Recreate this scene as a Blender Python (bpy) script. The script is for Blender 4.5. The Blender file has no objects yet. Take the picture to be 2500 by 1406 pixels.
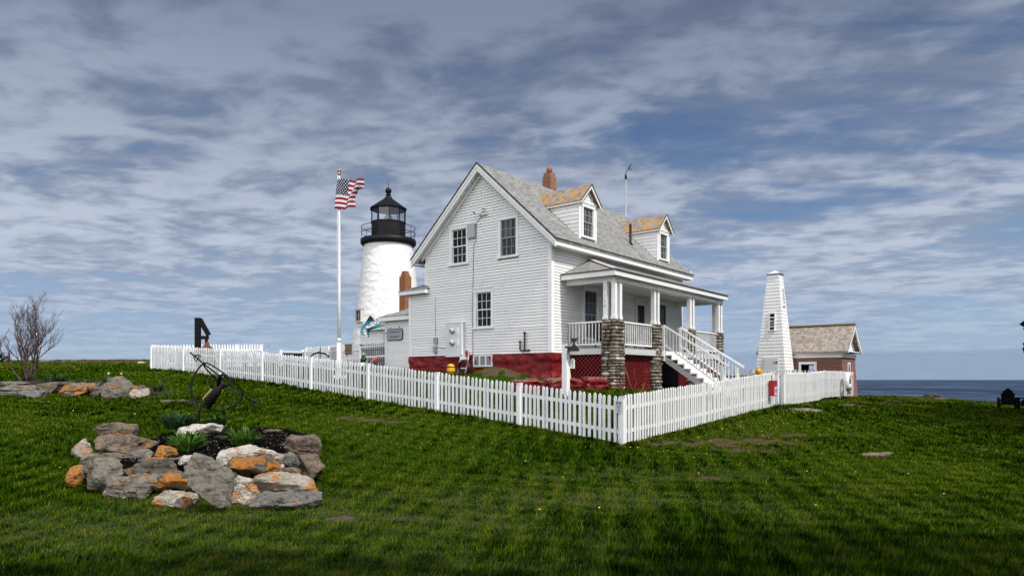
import bpy, bmesh, math, random
import numpy as np
from mathutils import Vector, Matrix, noise
R = math.radians
SC = bpy.context.scene
C = SC.collection
rng = random.Random(11)
nr = np.random.default_rng(5)

# ------------------------------------------------------------------ camera, sun, sky, exposure
EYE = 1.6
cam = bpy.data.cameras.new("camera"); cam_o = bpy.data.objects.new("camera", cam); C.objects.link(cam_o)
cam.lens = 24.48; cam.sensor_width = 36; cam.shift_y = 0.0892; cam.clip_start = .1; cam.clip_end = 60000
cam_o.location = (0, 0, EYE); cam_o.rotation_euler = (R(90), 0, 0); SC.camera = cam_o
SC.view_settings.view_transform = 'Standard'; SC.view_settings.look = 'None'
SC.view_settings.exposure = 0.0; SC.view_settings.gamma = 1.0

TH = R(51.1)                                   # the station's buildings and fences share one bearing
UX, UY = math.cos(TH), math.sin(TH)
OX, OY = 1.41, 25.0                            # near corner of the keeper's house
def W(x, y, z=0.0): return Vector((OX + UX*x - UY*y, OY + UY*x + UX*y, z))
def L(X, Y): dx, dy = X-OX, Y-OY; return (dx*UX+dy*UY, -dx*UY+dy*UX)

SUN_D, SUN_E = R(4), R(53)
_lx, _ly = -math.sin(SUN_D)*math.cos(SUN_E), -math.cos(SUN_D)*math.cos(SUN_E)
SUN = Vector((UX*_lx - UY*_ly, UY*_lx + UX*_ly, math.sin(SUN_E))).normalized()
sun = bpy.data.lights.new("sun", 'SUN'); sun.energy = 4.4; sun.angle = R(.6); sun.color = (1, .955, .88)
so = bpy.data.objects.new("sun", sun); C.objects.link(so); so.rotation_euler = SUN.to_track_quat('Z', 'Y').to_euler()
so.location = (20, -20, 40)

class NT:
    """thin wrapper round a node tree"""
    def __init__(s, tree): s.t = tree; tree.nodes.clear()
    def n(s, typ, ins=None, **props):
        nd = s.t.nodes.new(typ)
        for k, v in props.items(): setattr(nd, k, v)
        for k, v in (ins or {}).items():
            sk = nd.inputs[k]
            if isinstance(v, bpy.types.NodeSocket): s.t.links.new(v, sk)
            else: sk.default_value = v
        return nd
    def math(s, op, a, b=0.0, clamp=False, c=None):
        i = {0: a, 1: b}
        if c is not None: i[2] = c
        return s.n('ShaderNodeMath', i, operation=op, use_clamp=clamp).outputs[0]
    def mix(s, f, a, b, bt='MIX'):
        nd = s.n('ShaderNodeMix', {}, data_type='RGBA', blend_type=bt)
        for sk, v in ((nd.inputs[0], f), (nd.inputs[6], a), (nd.inputs[7], b)):
            if isinstance(v, bpy.types.NodeSocket): s.t.links.new(v, sk)
            else: sk.default_value = v if not isinstance(v, (tuple, list)) else (*v[:3], 1)
        return nd.outputs[2]
    def ramp(s, f, stops, interp='LINEAR'):
        nd = s.n('ShaderNodeValToRGB', {0: f}); cr = nd.color_ramp; cr.interpolation = interp
        while len(cr.elements) < len(stops): cr.elements.new(.5)
        for e, (p, c) in zip(cr.elements, stops):
            e.position = p; e.color = (*c, 1) if isinstance(c, (tuple, list)) else (c, c, c, 1)
        return nd.outputs[0]
    def sstep(s, f, a, b):
        return s.n('ShaderNodeMapRange', {0: f, 1: a, 2: b, 3: 0.0, 4: 1.0}, interpolation_type='SMOOTHSTEP').outputs[0]
    def noise(s, vec, scale, detail=4, rough=.5, dist=0.0):
        return s.n('ShaderNodeTexNoise', {'Vector': vec, 'Scale': scale, 'Detail': detail, 'Roughness': rough, 'Distortion': dist}).outputs[0]
    def mapping(s, vec, scale=(1, 1, 1), rot=(0, 0, 0), loc=(0, 0, 0)):
        return s.n('ShaderNodeMapping', {'Vector': vec, 'Scale': scale, 'Rotation': rot, 'Location': loc}).outputs[0]

world = bpy.data.worlds.new("World"); SC.world = world; world.use_nodes = True
SKY_O = (31.7, 5.2, 0)
SKY_A, SKY_B = .375, .55
def build_sky():
    t = NT(world.node_tree)
    d = t.n('ShaderNodeTexCoord').outputs['Generated']
    sky = t.n('ShaderNodeTexSky', sky_type='NISHITA', sun_disc=False, sun_elevation=SUN_E,
              sun_rotation=math.atan2(SUN.x, SUN.y), air_density=1.0, dust_density=.6, ozone_density=2.0, altitude=10).outputs[0]
    sep = t.n('ShaderNodeSeparateXYZ', {0: d})
    x, y, z = sep.outputs
    zc = t.math('MAXIMUM', z, 0.0)
    # cloud deck: project the view direction on a high flat layer (a little curved at the horizon)
    den = t.math('ADD', zc, .085)
    px, py = t.math('DIVIDE', x, den), t.math('DIVIDE', y, den)
    p = t.n('ShaderNodeCombineXYZ', {0: px, 1: py, 2: 0.0}).outputs[0]
    pr = t.mapping(p, rot=(0, 0, R(14)), loc=SKY_O)
    ps = t.mapping(pr, scale=(1.0, 1.2, 1))                      # streets of cloud run away from the viewer
    warp = t.n('ShaderNodeTexNoise', {'Vector': ps, 'Scale': 1.3, 'Detail': 3}).outputs[1]
    pw = t.n('ShaderNodeVectorMath', {0: ps, 1: t.n('ShaderNodeVectorMath', {0: warp, 'Scale': .30}, operation='SCALE').outputs[0]}, operation='ADD').outputs[0]
    big = t.noise(pw, 1.05, 2, .45)
    puff = t.noise(t.mapping(pw, loc=(3.1, 1.7, 0)), 3.7, 4, .5, 0.0)
    fine = t.noise(t.mapping(pw, scale=(1.0, 1.1, 1), loc=(7, 2, 0)), 8.5, 5, .55, 0.0)
    wisp = t.noise(t.mapping(p, scale=(.28, 1.5, 1), rot=(0, 0, R(-12)), loc=(2, 5, 0)), 2.1, 7, .6, .35)
    right = t.sstep(x, -.05, .38)
    puffs = t.math('ADD', t.math('MULTIPLY', puff, .40), t.math('MULTIPLY', fine, .22))
    wisps = t.math('MULTIPLY', wisp, .58)
    det = t.math('ADD', t.math('MULTIPLY', puffs, t.math('SUBTRACT', 1.0, t.math('MULTIPLY', right, .75))), t.math('MULTIPLY', wisps, t.math('MULTIPLY', right, .75)))
    cov = t.math('ADD', t.math('MULTIPLY', big, .5), det)
    low = t.sstep(z, .05, .40)
    cov = t.math('ADD', cov, t.math('MULTIPLY', t.math('SUBTRACT', low, 1.0), t.math('MULTIPLY', right, .05)))
    mask = t.sstep(cov, SKY_A, SKY_B)
    mask = t.n('ShaderNodeMix', {0: t.math('MULTIPLY', t.sstep(z, .15, .01), .85), 2: mask, 3: .32}, data_type='FLOAT').outputs[0]
    # colours of the clear sky and of the clouds, at the sky texture's own scale (Background strength is 0.1)
    el = t.n('ShaderNodeMapRange', {0: z, 1: 0.0, 2: .62, 3: 0.0, 4: 1.0}).outputs[0]
    tint = t.ramp(el, [(0, (3.6, 4.9, 6.7)), (.12, (3.3, 4.8, 6.9)), (.38, (1.25, 2.2, 4.1)), (.7, (.48, 1.0, 2.3)), (1, (.36, .8, 1.9))])
    clear = t.mix(.15, tint, sky)
    shade = t.math('ADD', t.math('MULTIPLY', puff, .5), t.math('ADD', t.math('MULTIPLY', fine, .25), t.math('MULTIPLY', big, .25)))
    cl_dark = t.ramp(el, [(0, (3.1, 3.9, 5.3)), (.25, (3.0, 3.65, 4.9)), (.72, (1.4, 1.78, 2.75)), (1, (.75, 1.0, 1.7))])
    cl_lit = t.ramp(el, [(0, (4.5, 5.3, 6.7)), (.3, (5.1, 5.75, 6.95)), (.72, (2.25, 2.75, 3.9)), (1, (1.4, 1.8, 2.75))])
    cloud = t.mix(t.sstep(shade, .42, .59), cl_dark, cl_lit)
    # unseen sky behind the viewer gets added brightness, to light the gable wall
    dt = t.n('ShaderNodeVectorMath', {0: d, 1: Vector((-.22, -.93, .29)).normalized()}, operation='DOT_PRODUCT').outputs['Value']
    fill_glow = t.math('ADD', 1.0, t.math('MULTIPLY', t.sstep(dt, .2, .75), 4.6))
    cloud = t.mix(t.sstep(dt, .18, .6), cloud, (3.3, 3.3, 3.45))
    cloud = t.n('ShaderNodeVectorMath', {0: cloud, 'Scale': fill_glow}, operation='SCALE').outputs[0]
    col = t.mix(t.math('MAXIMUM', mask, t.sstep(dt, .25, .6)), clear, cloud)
    # distant bank low over the sea
    bank = t.math('MULTIPLY', t.sstep(t.math('ADD', z, t.math('MULTIPLY', t.noise(t.mapping(d, scale=(3, 3, 30)), 2, 4), .006)), .043, .034), t.math('MULTIPLY', right, .6))
    col = t.mix(bank, col, (2.5, 3.35, 4.9))
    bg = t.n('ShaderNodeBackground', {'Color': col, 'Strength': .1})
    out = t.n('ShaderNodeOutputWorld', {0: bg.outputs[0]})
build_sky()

# ------------------------------------------------------------------ object helpers
def tag(o, label=None, cat=None, group=None, kind=None):
    if label: o['label'] = label
    if cat: o['category'] = cat
    if group: o['group'] = group
    if kind: o['kind'] = kind
    return o
def thing(name, label, cat, loc, rot=0.0, group=None):
    o = bpy.data.objects.new(name, None); C.objects.link(o); o.empty_display_size = .2
    o.location = loc; o.rotation_euler = (0, 0, rot)
    return tag(o, label, cat, group)

class MB:
    """collects geometry and links it as ONE mesh object"""
    def __init__(s): s.v = []; s.f = []; s.r = []; s.sm = []; s.T = None; s.mi = []; s.cm = 0
    def add(s, vs, fs, r=None, smooth=False):
        o = len(s.v)
        if s.T is not None: vs = [tuple(s.T @ Vector(p)) for p in vs]
        s.v += [tuple(p) for p in vs]; s.f += [tuple(i+o for i in f) for f in fs]
        s.r += [rng.random() if r is None else r]*len(vs); s.sm += [smooth]*len(fs); s.mi += [s.cm]*len(fs)
        return s
    def box(s, a, b, r=None):
        x0, x1 = sorted((a[0], b[0])); y0, y1 = sorted((a[1], b[1])); z0, z1 = sorted((a[2], b[2]))
        return s.add([(x0,y0,z0),(x1,y0,z0),(x1,y1,z0),(x0,y1,z0),(x0,y0,z1),(x1,y0,z1),(x1,y1,z1),(x0,y1,z1)],
                     [(0,3,2,1),(4,5,6,7),(0,1,5,4),(1,2,6,5),(2,3,7,6),(3,0,4,7)], r)
    def bar(s, p, q, w, h=None, up=(0, 0, 1), r=None):
        """rectangular bar from p to q, w sideways, h along up"""
        p, q = Vector(p), Vector(q); h = h or w; d = (q-p).normalized(); u = Vector(up)
        sd = d.cross(u)
        if sd.length < 1e-4: sd = d.cross(Vector((1, 0, 0)))
        sd.normalize(); u = sd.cross(d).normalized(); a, b = sd*w/2, u*h/2
        vs = [p-a-b, p+a-b, p+a+b, p-a+b, q-a-b, q+a-b, q+a+b, q-a+b]
        return s.add(vs, [(0,1,2,3),(7,6,5,4),(0,4,5,1),(1,5,6,2),(2,6,7,3),(3,7,4,0)], r)
    def prism(s, poly, d, r=None):
        """polygon of 3-D points extruded by vector d"""
        n = len(poly); d = Vector(d); P = [Vector(p) for p in poly]
        vs = P + [p+d for p in P]
        nrm = Vector((0, 0, 0))
        for i in range(n): nrm += P[i].cross(P[(i+1) % n])
        flip = nrm.dot(d) > 0
        a, b = tuple(range(n)), tuple(range(2*n-1, n-1, -1))
        fs = [a[::-1] if flip else a, b[::-1] if flip else b]
        for i in range(n):
            j = (i+1) % n; q = (i, j, n+j, n+i); fs.append(q if flip else q[::-1])
        return s.add(vs, fs, r)
    def quad(s, *p, r=None): return s.add(p, [tuple(range(len(p)))], r)
    def tube(s, pts, rad, n=8, r=None, cap=True):
        pts = [Vector(p) for p in pts]; m = len(pts)
        if not isinstance(rad, (list, tuple)): rad = [rad]*m
        vs = []; ref = None
        for i, p in enumerate(pts):
            d = (pts[min(i+1, m-1)] - pts[max(i-1, 0)]).normalized()
            if ref is None: ref = d.orthogonal().normalized()
            ref = (ref - d*ref.dot(d))
            if ref.length < 1e-5: ref = d.orthogonal()
            ref.normalize(); b = d.cross(ref)
            for k in range(n):
                a = 2*math.pi*k/n; vs.append(p + (ref*math.cos(a) + b*math.sin(a))*rad[i])
        fs = [(i*n+k, i*n+(k+1) % n, (i+1)*n+(k+1) % n, (i+1)*n+k) for i in range(m-1) for k in range(n)]
        if cap: fs += [tuple(range(n-1, -1, -1)), tuple(range((m-1)*n, m*n))]
        return s.add(vs, fs, r, True)
    def lathe(s, prof, n=32, c=(0, 0, 0), r=None, smooth=True, a0=0.0):
        vs = [(c[0]+q*math.cos(a0+2*math.pi*k/n), c[1]+q*math.sin(a0+2*math.pi*k/n), c[2]+z) for q, z in prof for k in range(n)]
        m = len(prof)
        fs = [(i*n+k, i*n+(k+1) % n, (i+1)*n+(k+1) % n, (i+1)*n+k) for i in range(m-1) for k in range(n)]
        fs += [tuple(range(n-1, -1, -1)), tuple(range((m-1)*n, m*n))]
        return s.add(vs, fs, r, smooth)
    def ball(s, c, dims, r=None, n=10):
        prof = [(max(1e-4, math.sin(math.pi*i/n))*1.0, -math.cos(math.pi*i/n)) for i in range(n+1)]
        k = n*2; vs = [(c[0]+dims[0]*q*math.cos(2*math.pi*j/k), c[1]+dims[1]*q*math.sin(2*math.pi*j/k), c[2]+dims[2]*z) for q, z in prof for j in range(k)]
        fs = [(i*k+j, i*k+(j+1) % k, (i+1)*k+(j+1) % k, (i+1)*k+j) for i in range(n) for j in range(k)]
        return s.add(vs, fs, r, True)
    def build(s, name, mat, parent=None, label=None, kind=None):
        me = bpy.data.meshes.new(name); me.from_pydata(s.v, [], s.f); me.update()
        o = bpy.data.objects.new(name, me); C.objects.link(o)
        for m in (mat if isinstance(mat, (list, tuple)) else [mat]): me.materials.append(m)
        finish(me, s.r, s.sm)
        if any(s.mi): me.polygons.foreach_set('material_index', s.mi)
        if parent is not None: o.parent = parent
        if label: o['label'] = label
        if kind: o['kind'] = kind
        return o
def finish(me, rnd=None, sm=None):
    """metric UVs per face (u level, v up the slope), a random value per piece, smooth flags"""
    nf, nl = len(me.polygons), len(me.loops)
    if nf == 0: return
    nrm = np.empty(nf*3); me.polygons.foreach_get('normal', nrm); nrm = nrm.reshape(-1, 3)
    tot = np.empty(nf, int); me.polygons.foreach_get('loop_total', tot)
    vi = np.empty(nl, int); me.loops.foreach_get('vertex_index', vi)
    co = np.empty(len(me.vertices)*3); me.vertices.foreach_get('co', co); co = co.reshape(-1, 3)
    t = np.stack([-nrm[:, 1], nrm[:, 0], np.zeros(nf)], 1); ln = np.linalg.norm(t, axis=1)
    t[ln < .02] = (1, 0, 0); t /= np.maximum(np.linalg.norm(t, axis=1), 1e-9)[:, None]
    b = np.cross(nrm, t); T = np.repeat(t, tot, 0); B = np.repeat(b, tot, 0); P = co[vi]
    uv = np.stack([(P*T).sum(1), (P*B).sum(1)], 1)
    me.uv_layers.new(name='UVMap').data.foreach_set('uv', uv.ravel())
    if rnd is not None: me.attributes.new('rnd', 'FLOAT', 'POINT').data.foreach_set('value', rnd)
    if sm is not None: me.polygons.foreach_set('use_smooth', sm)
def fast_mesh(name, V, F, mat, attrs=None, smooth=False):
    """mesh from numpy arrays; F is (n,3) or (n,4)"""
    me = bpy.data.meshes.new(name); n, k = F.shape
    me.vertices.add(len(V)); me.vertices.foreach_set('co', np.asarray(V, np.float32).ravel())
    me.loops.add(n*k); me.loops.foreach_set('vertex_index', F.astype(np.int32).ravel())
    me.polygons.add(n); me.polygons.foreach_set('loop_start', np.arange(0, n*k, k, dtype=np.int32))
    if smooth: me.polygons.foreach_set('use_smooth', np.ones(n, bool))
    for a, val in (attrs or {}).items(): me.attributes.new(a, 'FLOAT', 'POINT').data.foreach_set('value', np.asarray(val, np.float32))
    me.update(calc_edges=True); me.materials.append(mat)
    o = bpy.data.objects.new(name, me); C.objects.link(o); return o
def text_mesh(body, size):
    cu = bpy.data.curves.new("lettering", 'FONT'); cu.body = body; cu.size = size; cu.align_x = 'CENTER'; cu.align_y = 'CENTER'; cu.resolution_u = 3
    o = bpy.data.objects.new("lettering", cu); C.objects.link(o)
    dg = bpy.context.evaluated_depsgraph_get(); me = bpy.data.meshes.new_from_object(o.evaluated_get(dg))
    vs = [tuple(v.co) for v in me.vertices]; fs = [tuple(p.vertices) for p in me.polygons]
    bpy.data.objects.remove(o); bpy.data.curves.remove(cu); bpy.data.meshes.remove(me)
    return vs, fs
def text(mb, body, size, M, depth=.004):
    vs, fs = text_mesh(body, size); M = Matrix(M)
    old = mb.T; mb.T = (old @ M) if old is not None else M
    mb.add([(v[0], v[1], depth) for v in vs], fs, .5); mb.T = old
def frame(o, right, up):
    """matrix whose x is right, y is up, z is outward"""
    r, u = Vector(right).normalized(), Vector(up).normalized(); n = r.cross(u)
    return Matrix(((r.x, u.x, n.x, o[0]), (r.y, u.y, n.y, o[1]), (r.z, u.z, n.z, o[2]), (0, 0, 0, 1)))

# ------------------------------------------------------------------ materials
MC = {}
def newmat(name):
    m = bpy.data.materials.new(name); m.use_nodes = True; return m, NT(m.node_tree)
def out(t, col, rough=.6, bump=None, bs=.3, bd=.01, metal=0.0, spec=.4, **kw):
    ins = {'Base Color': col if isinstance(col, bpy.types.NodeSocket) else (*col, 1), 'Roughness': rough, 'Metallic': metal, 'Specular IOR Level': spec}
    ins.update(kw)
    if bump is not None: ins['Normal'] = t.n('ShaderNodeBump', {'Height': bump, 'Strength': bs, 'Distance': bd}).outputs[0]
    b = t.n('ShaderNodeBsdfPrincipled', ins); t.n('ShaderNodeOutputMaterial', {0: b.outputs[0]}); return b
def obj_co(t): return t.n('ShaderNodeTexCoord').outputs['Object']
def uv_co(t): return t.n('ShaderNodeTexCoord').outputs['UV']
def rnd_at(t): return t.n('ShaderNodeAttribute', attribute_name='rnd').outputs['Fac']

def m_paint(name, col=(.8, .8, .79), dirt=.35, rough=.5, dirtcol=(.42, .41, .36), peel=0.0):
    if name in MC: return MC[name]
    m, t = newmat(name); c = obj_co(t)
    n1 = t.noise(c, 1.7, 6, .6); n2 = t.noise(t.mapping(c, scale=(1, 1, .18)), 9, 5, .6)
    f = t.math('MULTIPLY', t.sstep(t.math('ADD', t.math('MULTIPLY', n1, .5), t.math('MULTIPLY', n2, .5)), .5, .74), dirt)
    r = t.math('MULTIPLY_ADD', rnd_at(t), .09, c=.93)
    base = t.n('ShaderNodeVectorMath', {0: col, 'Scale': r}, operation='SCALE').outputs[0]
    k = t.mix(f, base, dirtcol)
    if peel: k = t.mix(t.math('MULTIPLY', t.sstep(t.noise(t.mapping(c, scale=(1, 1, 2.2)), 4.5, 6, .65), .70, .74), peel), k, (.16, .15, .13))
    out(t, k, rough, t.noise(t.mapping(c, scale=(1, 1, .6)), 60, 3), .12, .004); MC[name] = m; return m
def m_plain(name, col, rough=.6, metal=0.0, var=.25, bump=.15, scale=20, spec=.4):
    if name in MC: return MC[name]
    m, t = newmat(name); c = obj_co(t); n = t.noise(c, scale, 5, .6)
    k = t.mix(t.math('MULTIPLY', n, var), col, tuple(x*.35 for x in col))
    out(t, k, rough, n, bump, .006, metal, spec); MC[name] = m; return m
def m_shingle(name, lichen=0.0, col=((.24, .24, .235), (.32, .32, .31), (.175, .176, .175)), bw=.15, bh=.135, wood=False):
    if name in MC: return MC[name]
    m, t = newmat(name); uv = uv_co(t); c = obj_co(t)
    br = t.n('ShaderNodeTexBrick', {'Vector': uv, 'Color1': (0, 0, 0, 1), 'Color2': (1, 1, 1, 1), 'Mortar': (.5, .5, .5, 1), 'Scale': 1.0,
             'Mortar Size': .006, 'Brick Width': bw, 'Row Height': bh, 'Bias': 0.0}, offset=.43, squash=1.4, squash_frequency=3)
    f = br.outputs['Color']
    tone = t.ramp(f, [(0, col[2]), (.22, col[2]), (.42, col[0]), (1, col[1])])
    n = t.noise(c, 14, 5, .65)
    tone = t.mix(t.math('MULTIPLY', n, .35), tone, tuple(x*.5 for x in col[0]))
    big = t.noise(c, .8, 4)
    tone = t.mix(t.math('MULTIPLY', t.sstep(big, .5, .75), .12), tone, (.17, .165, .15))
    sv = t.n('ShaderNodeSeparateXYZ', {0: uv}).outputs[1]
    row = t.math('FRACT', t.math('DIVIDE', sv, bh))
    edge = t.math('MULTIPLY', t.math('SUBTRACT', 1.0, t.sstep(row, 0.0, .22)), t.math('MULTIPLY_ADD', t.sstep(f, .35, .6), .75, c=.25))                # butt edge of each course
    tone = t.mix(t.math('MULTIPLY', edge, .75), tone, (.05, .05, .048))
    tone = t.mix(t.math('MULTIPLY', br.outputs['Fac'], .6), tone, (.05, .05, .048))
    if lichen > 0:
        st = t.mapping(uv, scale=(1.6, 1.0, 1))
        ln = t.math('ADD', t.math('MULTIPLY', t.noise(st, 3.2, 6, .7, .3), .7), t.math('ADD', t.math('MULTIPLY', t.noise(st, 14, 4, .6), .25), t.math('MULTIPLY', f, .07)))
        th = .66 - .2*lichen
        lm = t.sstep(ln, th-.02, th+.05)
        tone = t.mix(lm, tone, t.ramp(t.noise(c, 25, 3), [(.3, (.34, .15, .015)), (.7, (.52, .25, .025))]))
    h = t.math('ADD', t.math('MULTIPLY', row, -.7), t.math('ADD', t.math('MULTIPLY', f, .35), t.math('MULTIPLY', n, .3)))
    out(t, tone, .85, h, .6, .015, spec=.2); MC[name] = m; return m
def m_brick(name, lichen=0.0, c1=(.20, .055, .035), c2=(.30, .10, .06), mortar=(.42, .38, .33), bw=.21, bh=.072):
    if name in MC: return MC[name]
    m, t = newmat(name); uv = uv_co(t); c = obj_co(t)
    br = t.n('ShaderNodeTexBrick', {'Vector': uv, 'Color1': (*c1, 1), 'Color2': (*c2, 1), 'Mortar': (*mortar, 1), 'Scale': 1.0,
             'Mortar Size': .009, 'Mortar Smooth': .2, 'Brick Width': bw, 'Row Height': bh, 'Bias': 0.0})
    n = t.noise(c, 12, 5, .65); k = t.mix(t.math('MULTIPLY', n, .5), br.outputs[0], (.09, .035, .025))
    if lichen:
        lm = t.math('MULTIPLY', t.sstep(t.noise(c, 5, 6, .7), .60-.22*lichen, .72-.22*lichen), .8)
        k = t.mix(lm, k, (.27, .10, .015))
    out(t, k, .85, t.math('ADD', t.math('MULTIPLY', br.outputs['Fac'], -1.0), t.math('MULTIPLY', n, .4)), .5, .01, spec=.2); MC[name] = m; return m
def m_rock(kind, lichen):
    key = 'rock_%s_%d' % (kind, round(lichen*10))
    if key in MC: return MC[key]
    A = {'grey': ((.050, .045, .038), (.20, .182, .152)), 'slate': ((.06, .057, .052), (.18, .172, .158)), 'dark': ((.026, .024, .021), (.12, .11, .095)),
         'brown': ((.048, .035, .025), (.185, .145, .108)), 'pale': ((.10, .092, .076), (.36, .325, .27)), 'white': ((.22, .205, .18), (.52, .49, .44)),
         'tan': ((.10, .075, .05), (.21, .165, .115))}[kind]
    m, t = newmat(key); c = obj_co(t); rn = t.n('ShaderNodeObjectInfo').outputs['Random']
    off = t.n('ShaderNodeCombineXYZ', {0: t.math('MULTIPLY', rn, 37.0), 1: t.math('MULTIPLY', rn, 91.0), 2: t.math('MULTIPLY', rn, 13.0)}).outputs[0]
    p = t.n('ShaderNodeVectorMath', {0: c, 1: off}, operation='ADD').outputs[0]
    n1 = t.noise(p, 6, 8, .68, .3); n2 = t.noise(p, 45, 5, .7)
    lay = t.noise(t.mapping(p, scale=(1, 1, 4), rot=(.5, .35, 0)), 4.5, 5, .6)
    f = t.math('ADD', t.math('MULTIPLY', n1, .5), t.math('ADD', t.math('MULTIPLY', n2, .25), t.math('MULTIPLY', lay, .25)))
    k = t.ramp(f, [(.38, A[0]), (.58, A[1])])
    k = t.mix(t.math('MULTIPLY', t.sstep(n2, .62, .7), .4), k, (.36, .355, .33))                       # pale crustose specks
    k = t.mix(t.math('MULTIPLY', t.sstep(t.noise(p, 8, 6, .72, .4), .55, .66), .75), k, (.032, .029, .025))    # dark stains
    if lichen > 0:
        ln = t.math('ADD', t.math('MULTIPLY', t.noise(p, 4.2, 3, .5, .4), .72), t.math('MULTIPLY', t.noise(p, 22, 5, .7), .28))
        th = .65 - .22*lichen
        k = t.mix(t.math('MULTIPLY', t.sstep(ln, th, th+.05), t.math('MULTIPLY_ADD', t.sstep(t.noise(p, 60, 3, .7), .35, .6), .6, c=.35)), k, t.ramp(t.noise(p, 30, 3), [(.3, (.24, .075, .005)), (.7, (.42, .17, .010))]))
    h = t.math('ADD', t.math('MULTIPLY', n1, .7), t.math('ADD', t.math('MULTIPLY', n2, .35), t.math('MULTIPLY', lay, .15)))
    out(t, k, .88, h, .9, .035, spec=.25); MC[key] = m; return m
def m_glass(name='window_glass', tone=(.006, .007, .008), sheer=False):
    if name in MC: return MC[name]
    m, t = newmat(name); c = obj_co(t)
    k = t.mix(t.sstep(t.noise(c, 1.3, 3), .45, .7), tone, tuple(x*2.6 for x in tone))
    if sheer: k = t.mix(t.math('MULTIPLY', t.sstep(t.noise(t.mapping(c, scale=(14, 14, .4)), 1.5, 3), .45, .65), .8), k, (.16, .17, .18))
    out(t, k, .06, t.noise(c, 2.2, 2), .05, .01, spec=.16); MC[name] = m; return m

WHITE = m_paint('white_clapboard_paint', peel=.0)
WHITE2 = m_paint('white_trim_paint', (.82, .82, .81), dirt=.25)
WPEEL = m_paint('white_peeling_paint', (.8, .8, .79), dirt=.35, peel=.75)
WFENCE = m_paint('white_fence_paint', (.80, .81, .82), dirt=.65, dirtcol=(.40, .42, .38))
SHADOWGAP = m_plain('dark_void', (.02, .02, .02), .9)
ROOF = m_shingle('grey_roof_shingles', 0.05)
ROOF_L = m_shingle('lichened_roof_shingles', .72)
ROOF_S = m_shingle('lightly_lichened_shingles', .36)
ROOF_W = m_shingle('silvered_cedar_shingles', 0.0, ((.32, .275, .24), (.42, .38, .34), (.25, .20, .17)), .12, .17)
EDGE = m_plain('dark_drip_edge', (.05, .05, .05), .7)
REDF = None
BRICK = m_brick('lichened_chimney_brick', .55)
BRICK2 = m_brick('orange_lichened_chimney_brick', .8)
BRICK3 = m_brick('red_wall_brick', 0.0, (.17, .045, .035), (.25, .075, .055), (.36, .30, .27))
GLASS = m_glass(); GLASS_S = m_glass('window_glass_with_sheer', (.02, .022, .025), True)
BLACK = m_plain('black_painted_iron', (.008, .008, .010), .5, 0, .3, .1, spec=.2)
IRON = m_plain('wrought_iron', (.010, .008, .007), .6, 0, .6, .3, 40, spec=.25)
GREYMET = m_plain('grey_galvanized_metal', (.36, .38, .4), .45, .4)
RUST = m_plain('rusty_brown_metal', (.12, .045, .02), .8, .2, .6, .4, 18)
REDW = m_plain('red_lattice_paint', (.23, .012, .016), .6, 0, .35)
REDP = m_plain('bright_red_paint', (.42, .012, .016), .4, 0, .25)
YEL = m_plain('yellow_plastic', (.62, .33, .01), .45)
GOLD = m_plain('gold_leaf', (.42, .27, .07), .35, .8)
BLKP = m_plain('black_plastic', (.012, .012, .012), .5)
WOODR = m_plain('raw_brown_wood', (.21, .14, .07), .8, 0, .5)
WOODG = m_plain('weathered_grey_wood', (.22, .2, .18), .85, 0, .5)
DARKW = m_plain('dark_stained_wood', (.010, .009, .008), .8, 0, .4, spec=.1)
WICK = m_plain('dark_brown_wicker', (.045, .026, .018), .8, 0, .6, .6, 60)
INK = m_plain('dark_blue_lettering', (.015, .022, .05), .6)
def build_red():
    global REDF
    m, t = newmat('red_painted_rubble_stone'); c = obj_co(t)
    n = t.noise(c, 2.2, 7, .6, .5); v = t.n('ShaderNodeTexVoronoi', {'Vector': t.mapping(c, scale=(1, 1, 1.6)), 'Scale': 2.6}, feature='SMOOTH_F1').outputs[0]
    k = t.ramp(t.noise(c, 5, 6, .65), [(.35, (.10, .004, .006)), (.6, (.21, .008, .01)), (.75, (.29, .02, .02))])
    k = t.mix(t.math('MULTIPLY', t.sstep(t.noise(c, 11, 6, .75), .66, .7), .7), k, (.45, .36, .34))
    out(t, k, .55, t.math('ADD', n, t.math('MULTIPLY', v, .8)), .9, .09, spec=.35); REDF = m
build_red()

# ------------------------------------------------------------------ terrain
CP = np.array([
 # fence line towards the left, measured heights
 (-16.05,31,1.96),(-12.4,28,1.73),(-9.1,25.4,1.45),(-6.8,23.5,1.2),(-4.5,21.7,.94),(-2.1,19.8,.67),(.2,17.9,.40),(2.5,16.1,.08),
 # fence line towards the right
 (5.06,19.1,.26),(6.94,21.5,.44),(9.0,24,.62),(9.7,24.8,.64),(12.5,28.3,.62),(15.8,32.7,.70),
 # yard and buildings
 (1.4,25,1.62),(-.9,26.8,1.72),(-4.4,29.6,1.95),(2.6,22.6,1.12),(6.2,28,1.1),(8,31,1.3),(-6.4,26,1.62),(-13,31,2.05),(-10,34,2.1),(-7,40,2.3),(14,38,.9),(10,36,1.0),
 # left lawn, bed, crest
 (-3,6,-.12),(-4.6,10,-.16),(-5.2,13,.2),(-6.2,16,.62),(-8.5,20,1.02),(-13,20,1.06),(-14,16,.75),(-11,10,0),(-22,30,1.95),(-26,42,2.7),(-16,44,2.75),(-36,44,2.7),
 (-20,22,1.35),(-16,23,1.5),
 # middle and right lawn
 (0,6,-.12),(0,10,-.2),(.5,13,-.12),(5,6,-.1),(6,11,-.12),(9,13,-.02),(7.6,14.5,.0),(14,17,.1),(13,24,.42),(16,29,.5),(22,31,.25),(20,38,.5),(27,33,.2),(28,22,.2),(24,40,.55),(14,8,-.1),
 (0,-6,-.1),(-30,0,.2),(30,0,0),(-50,40,2.4),(50,34,.2),(0,-20,0)])
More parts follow.
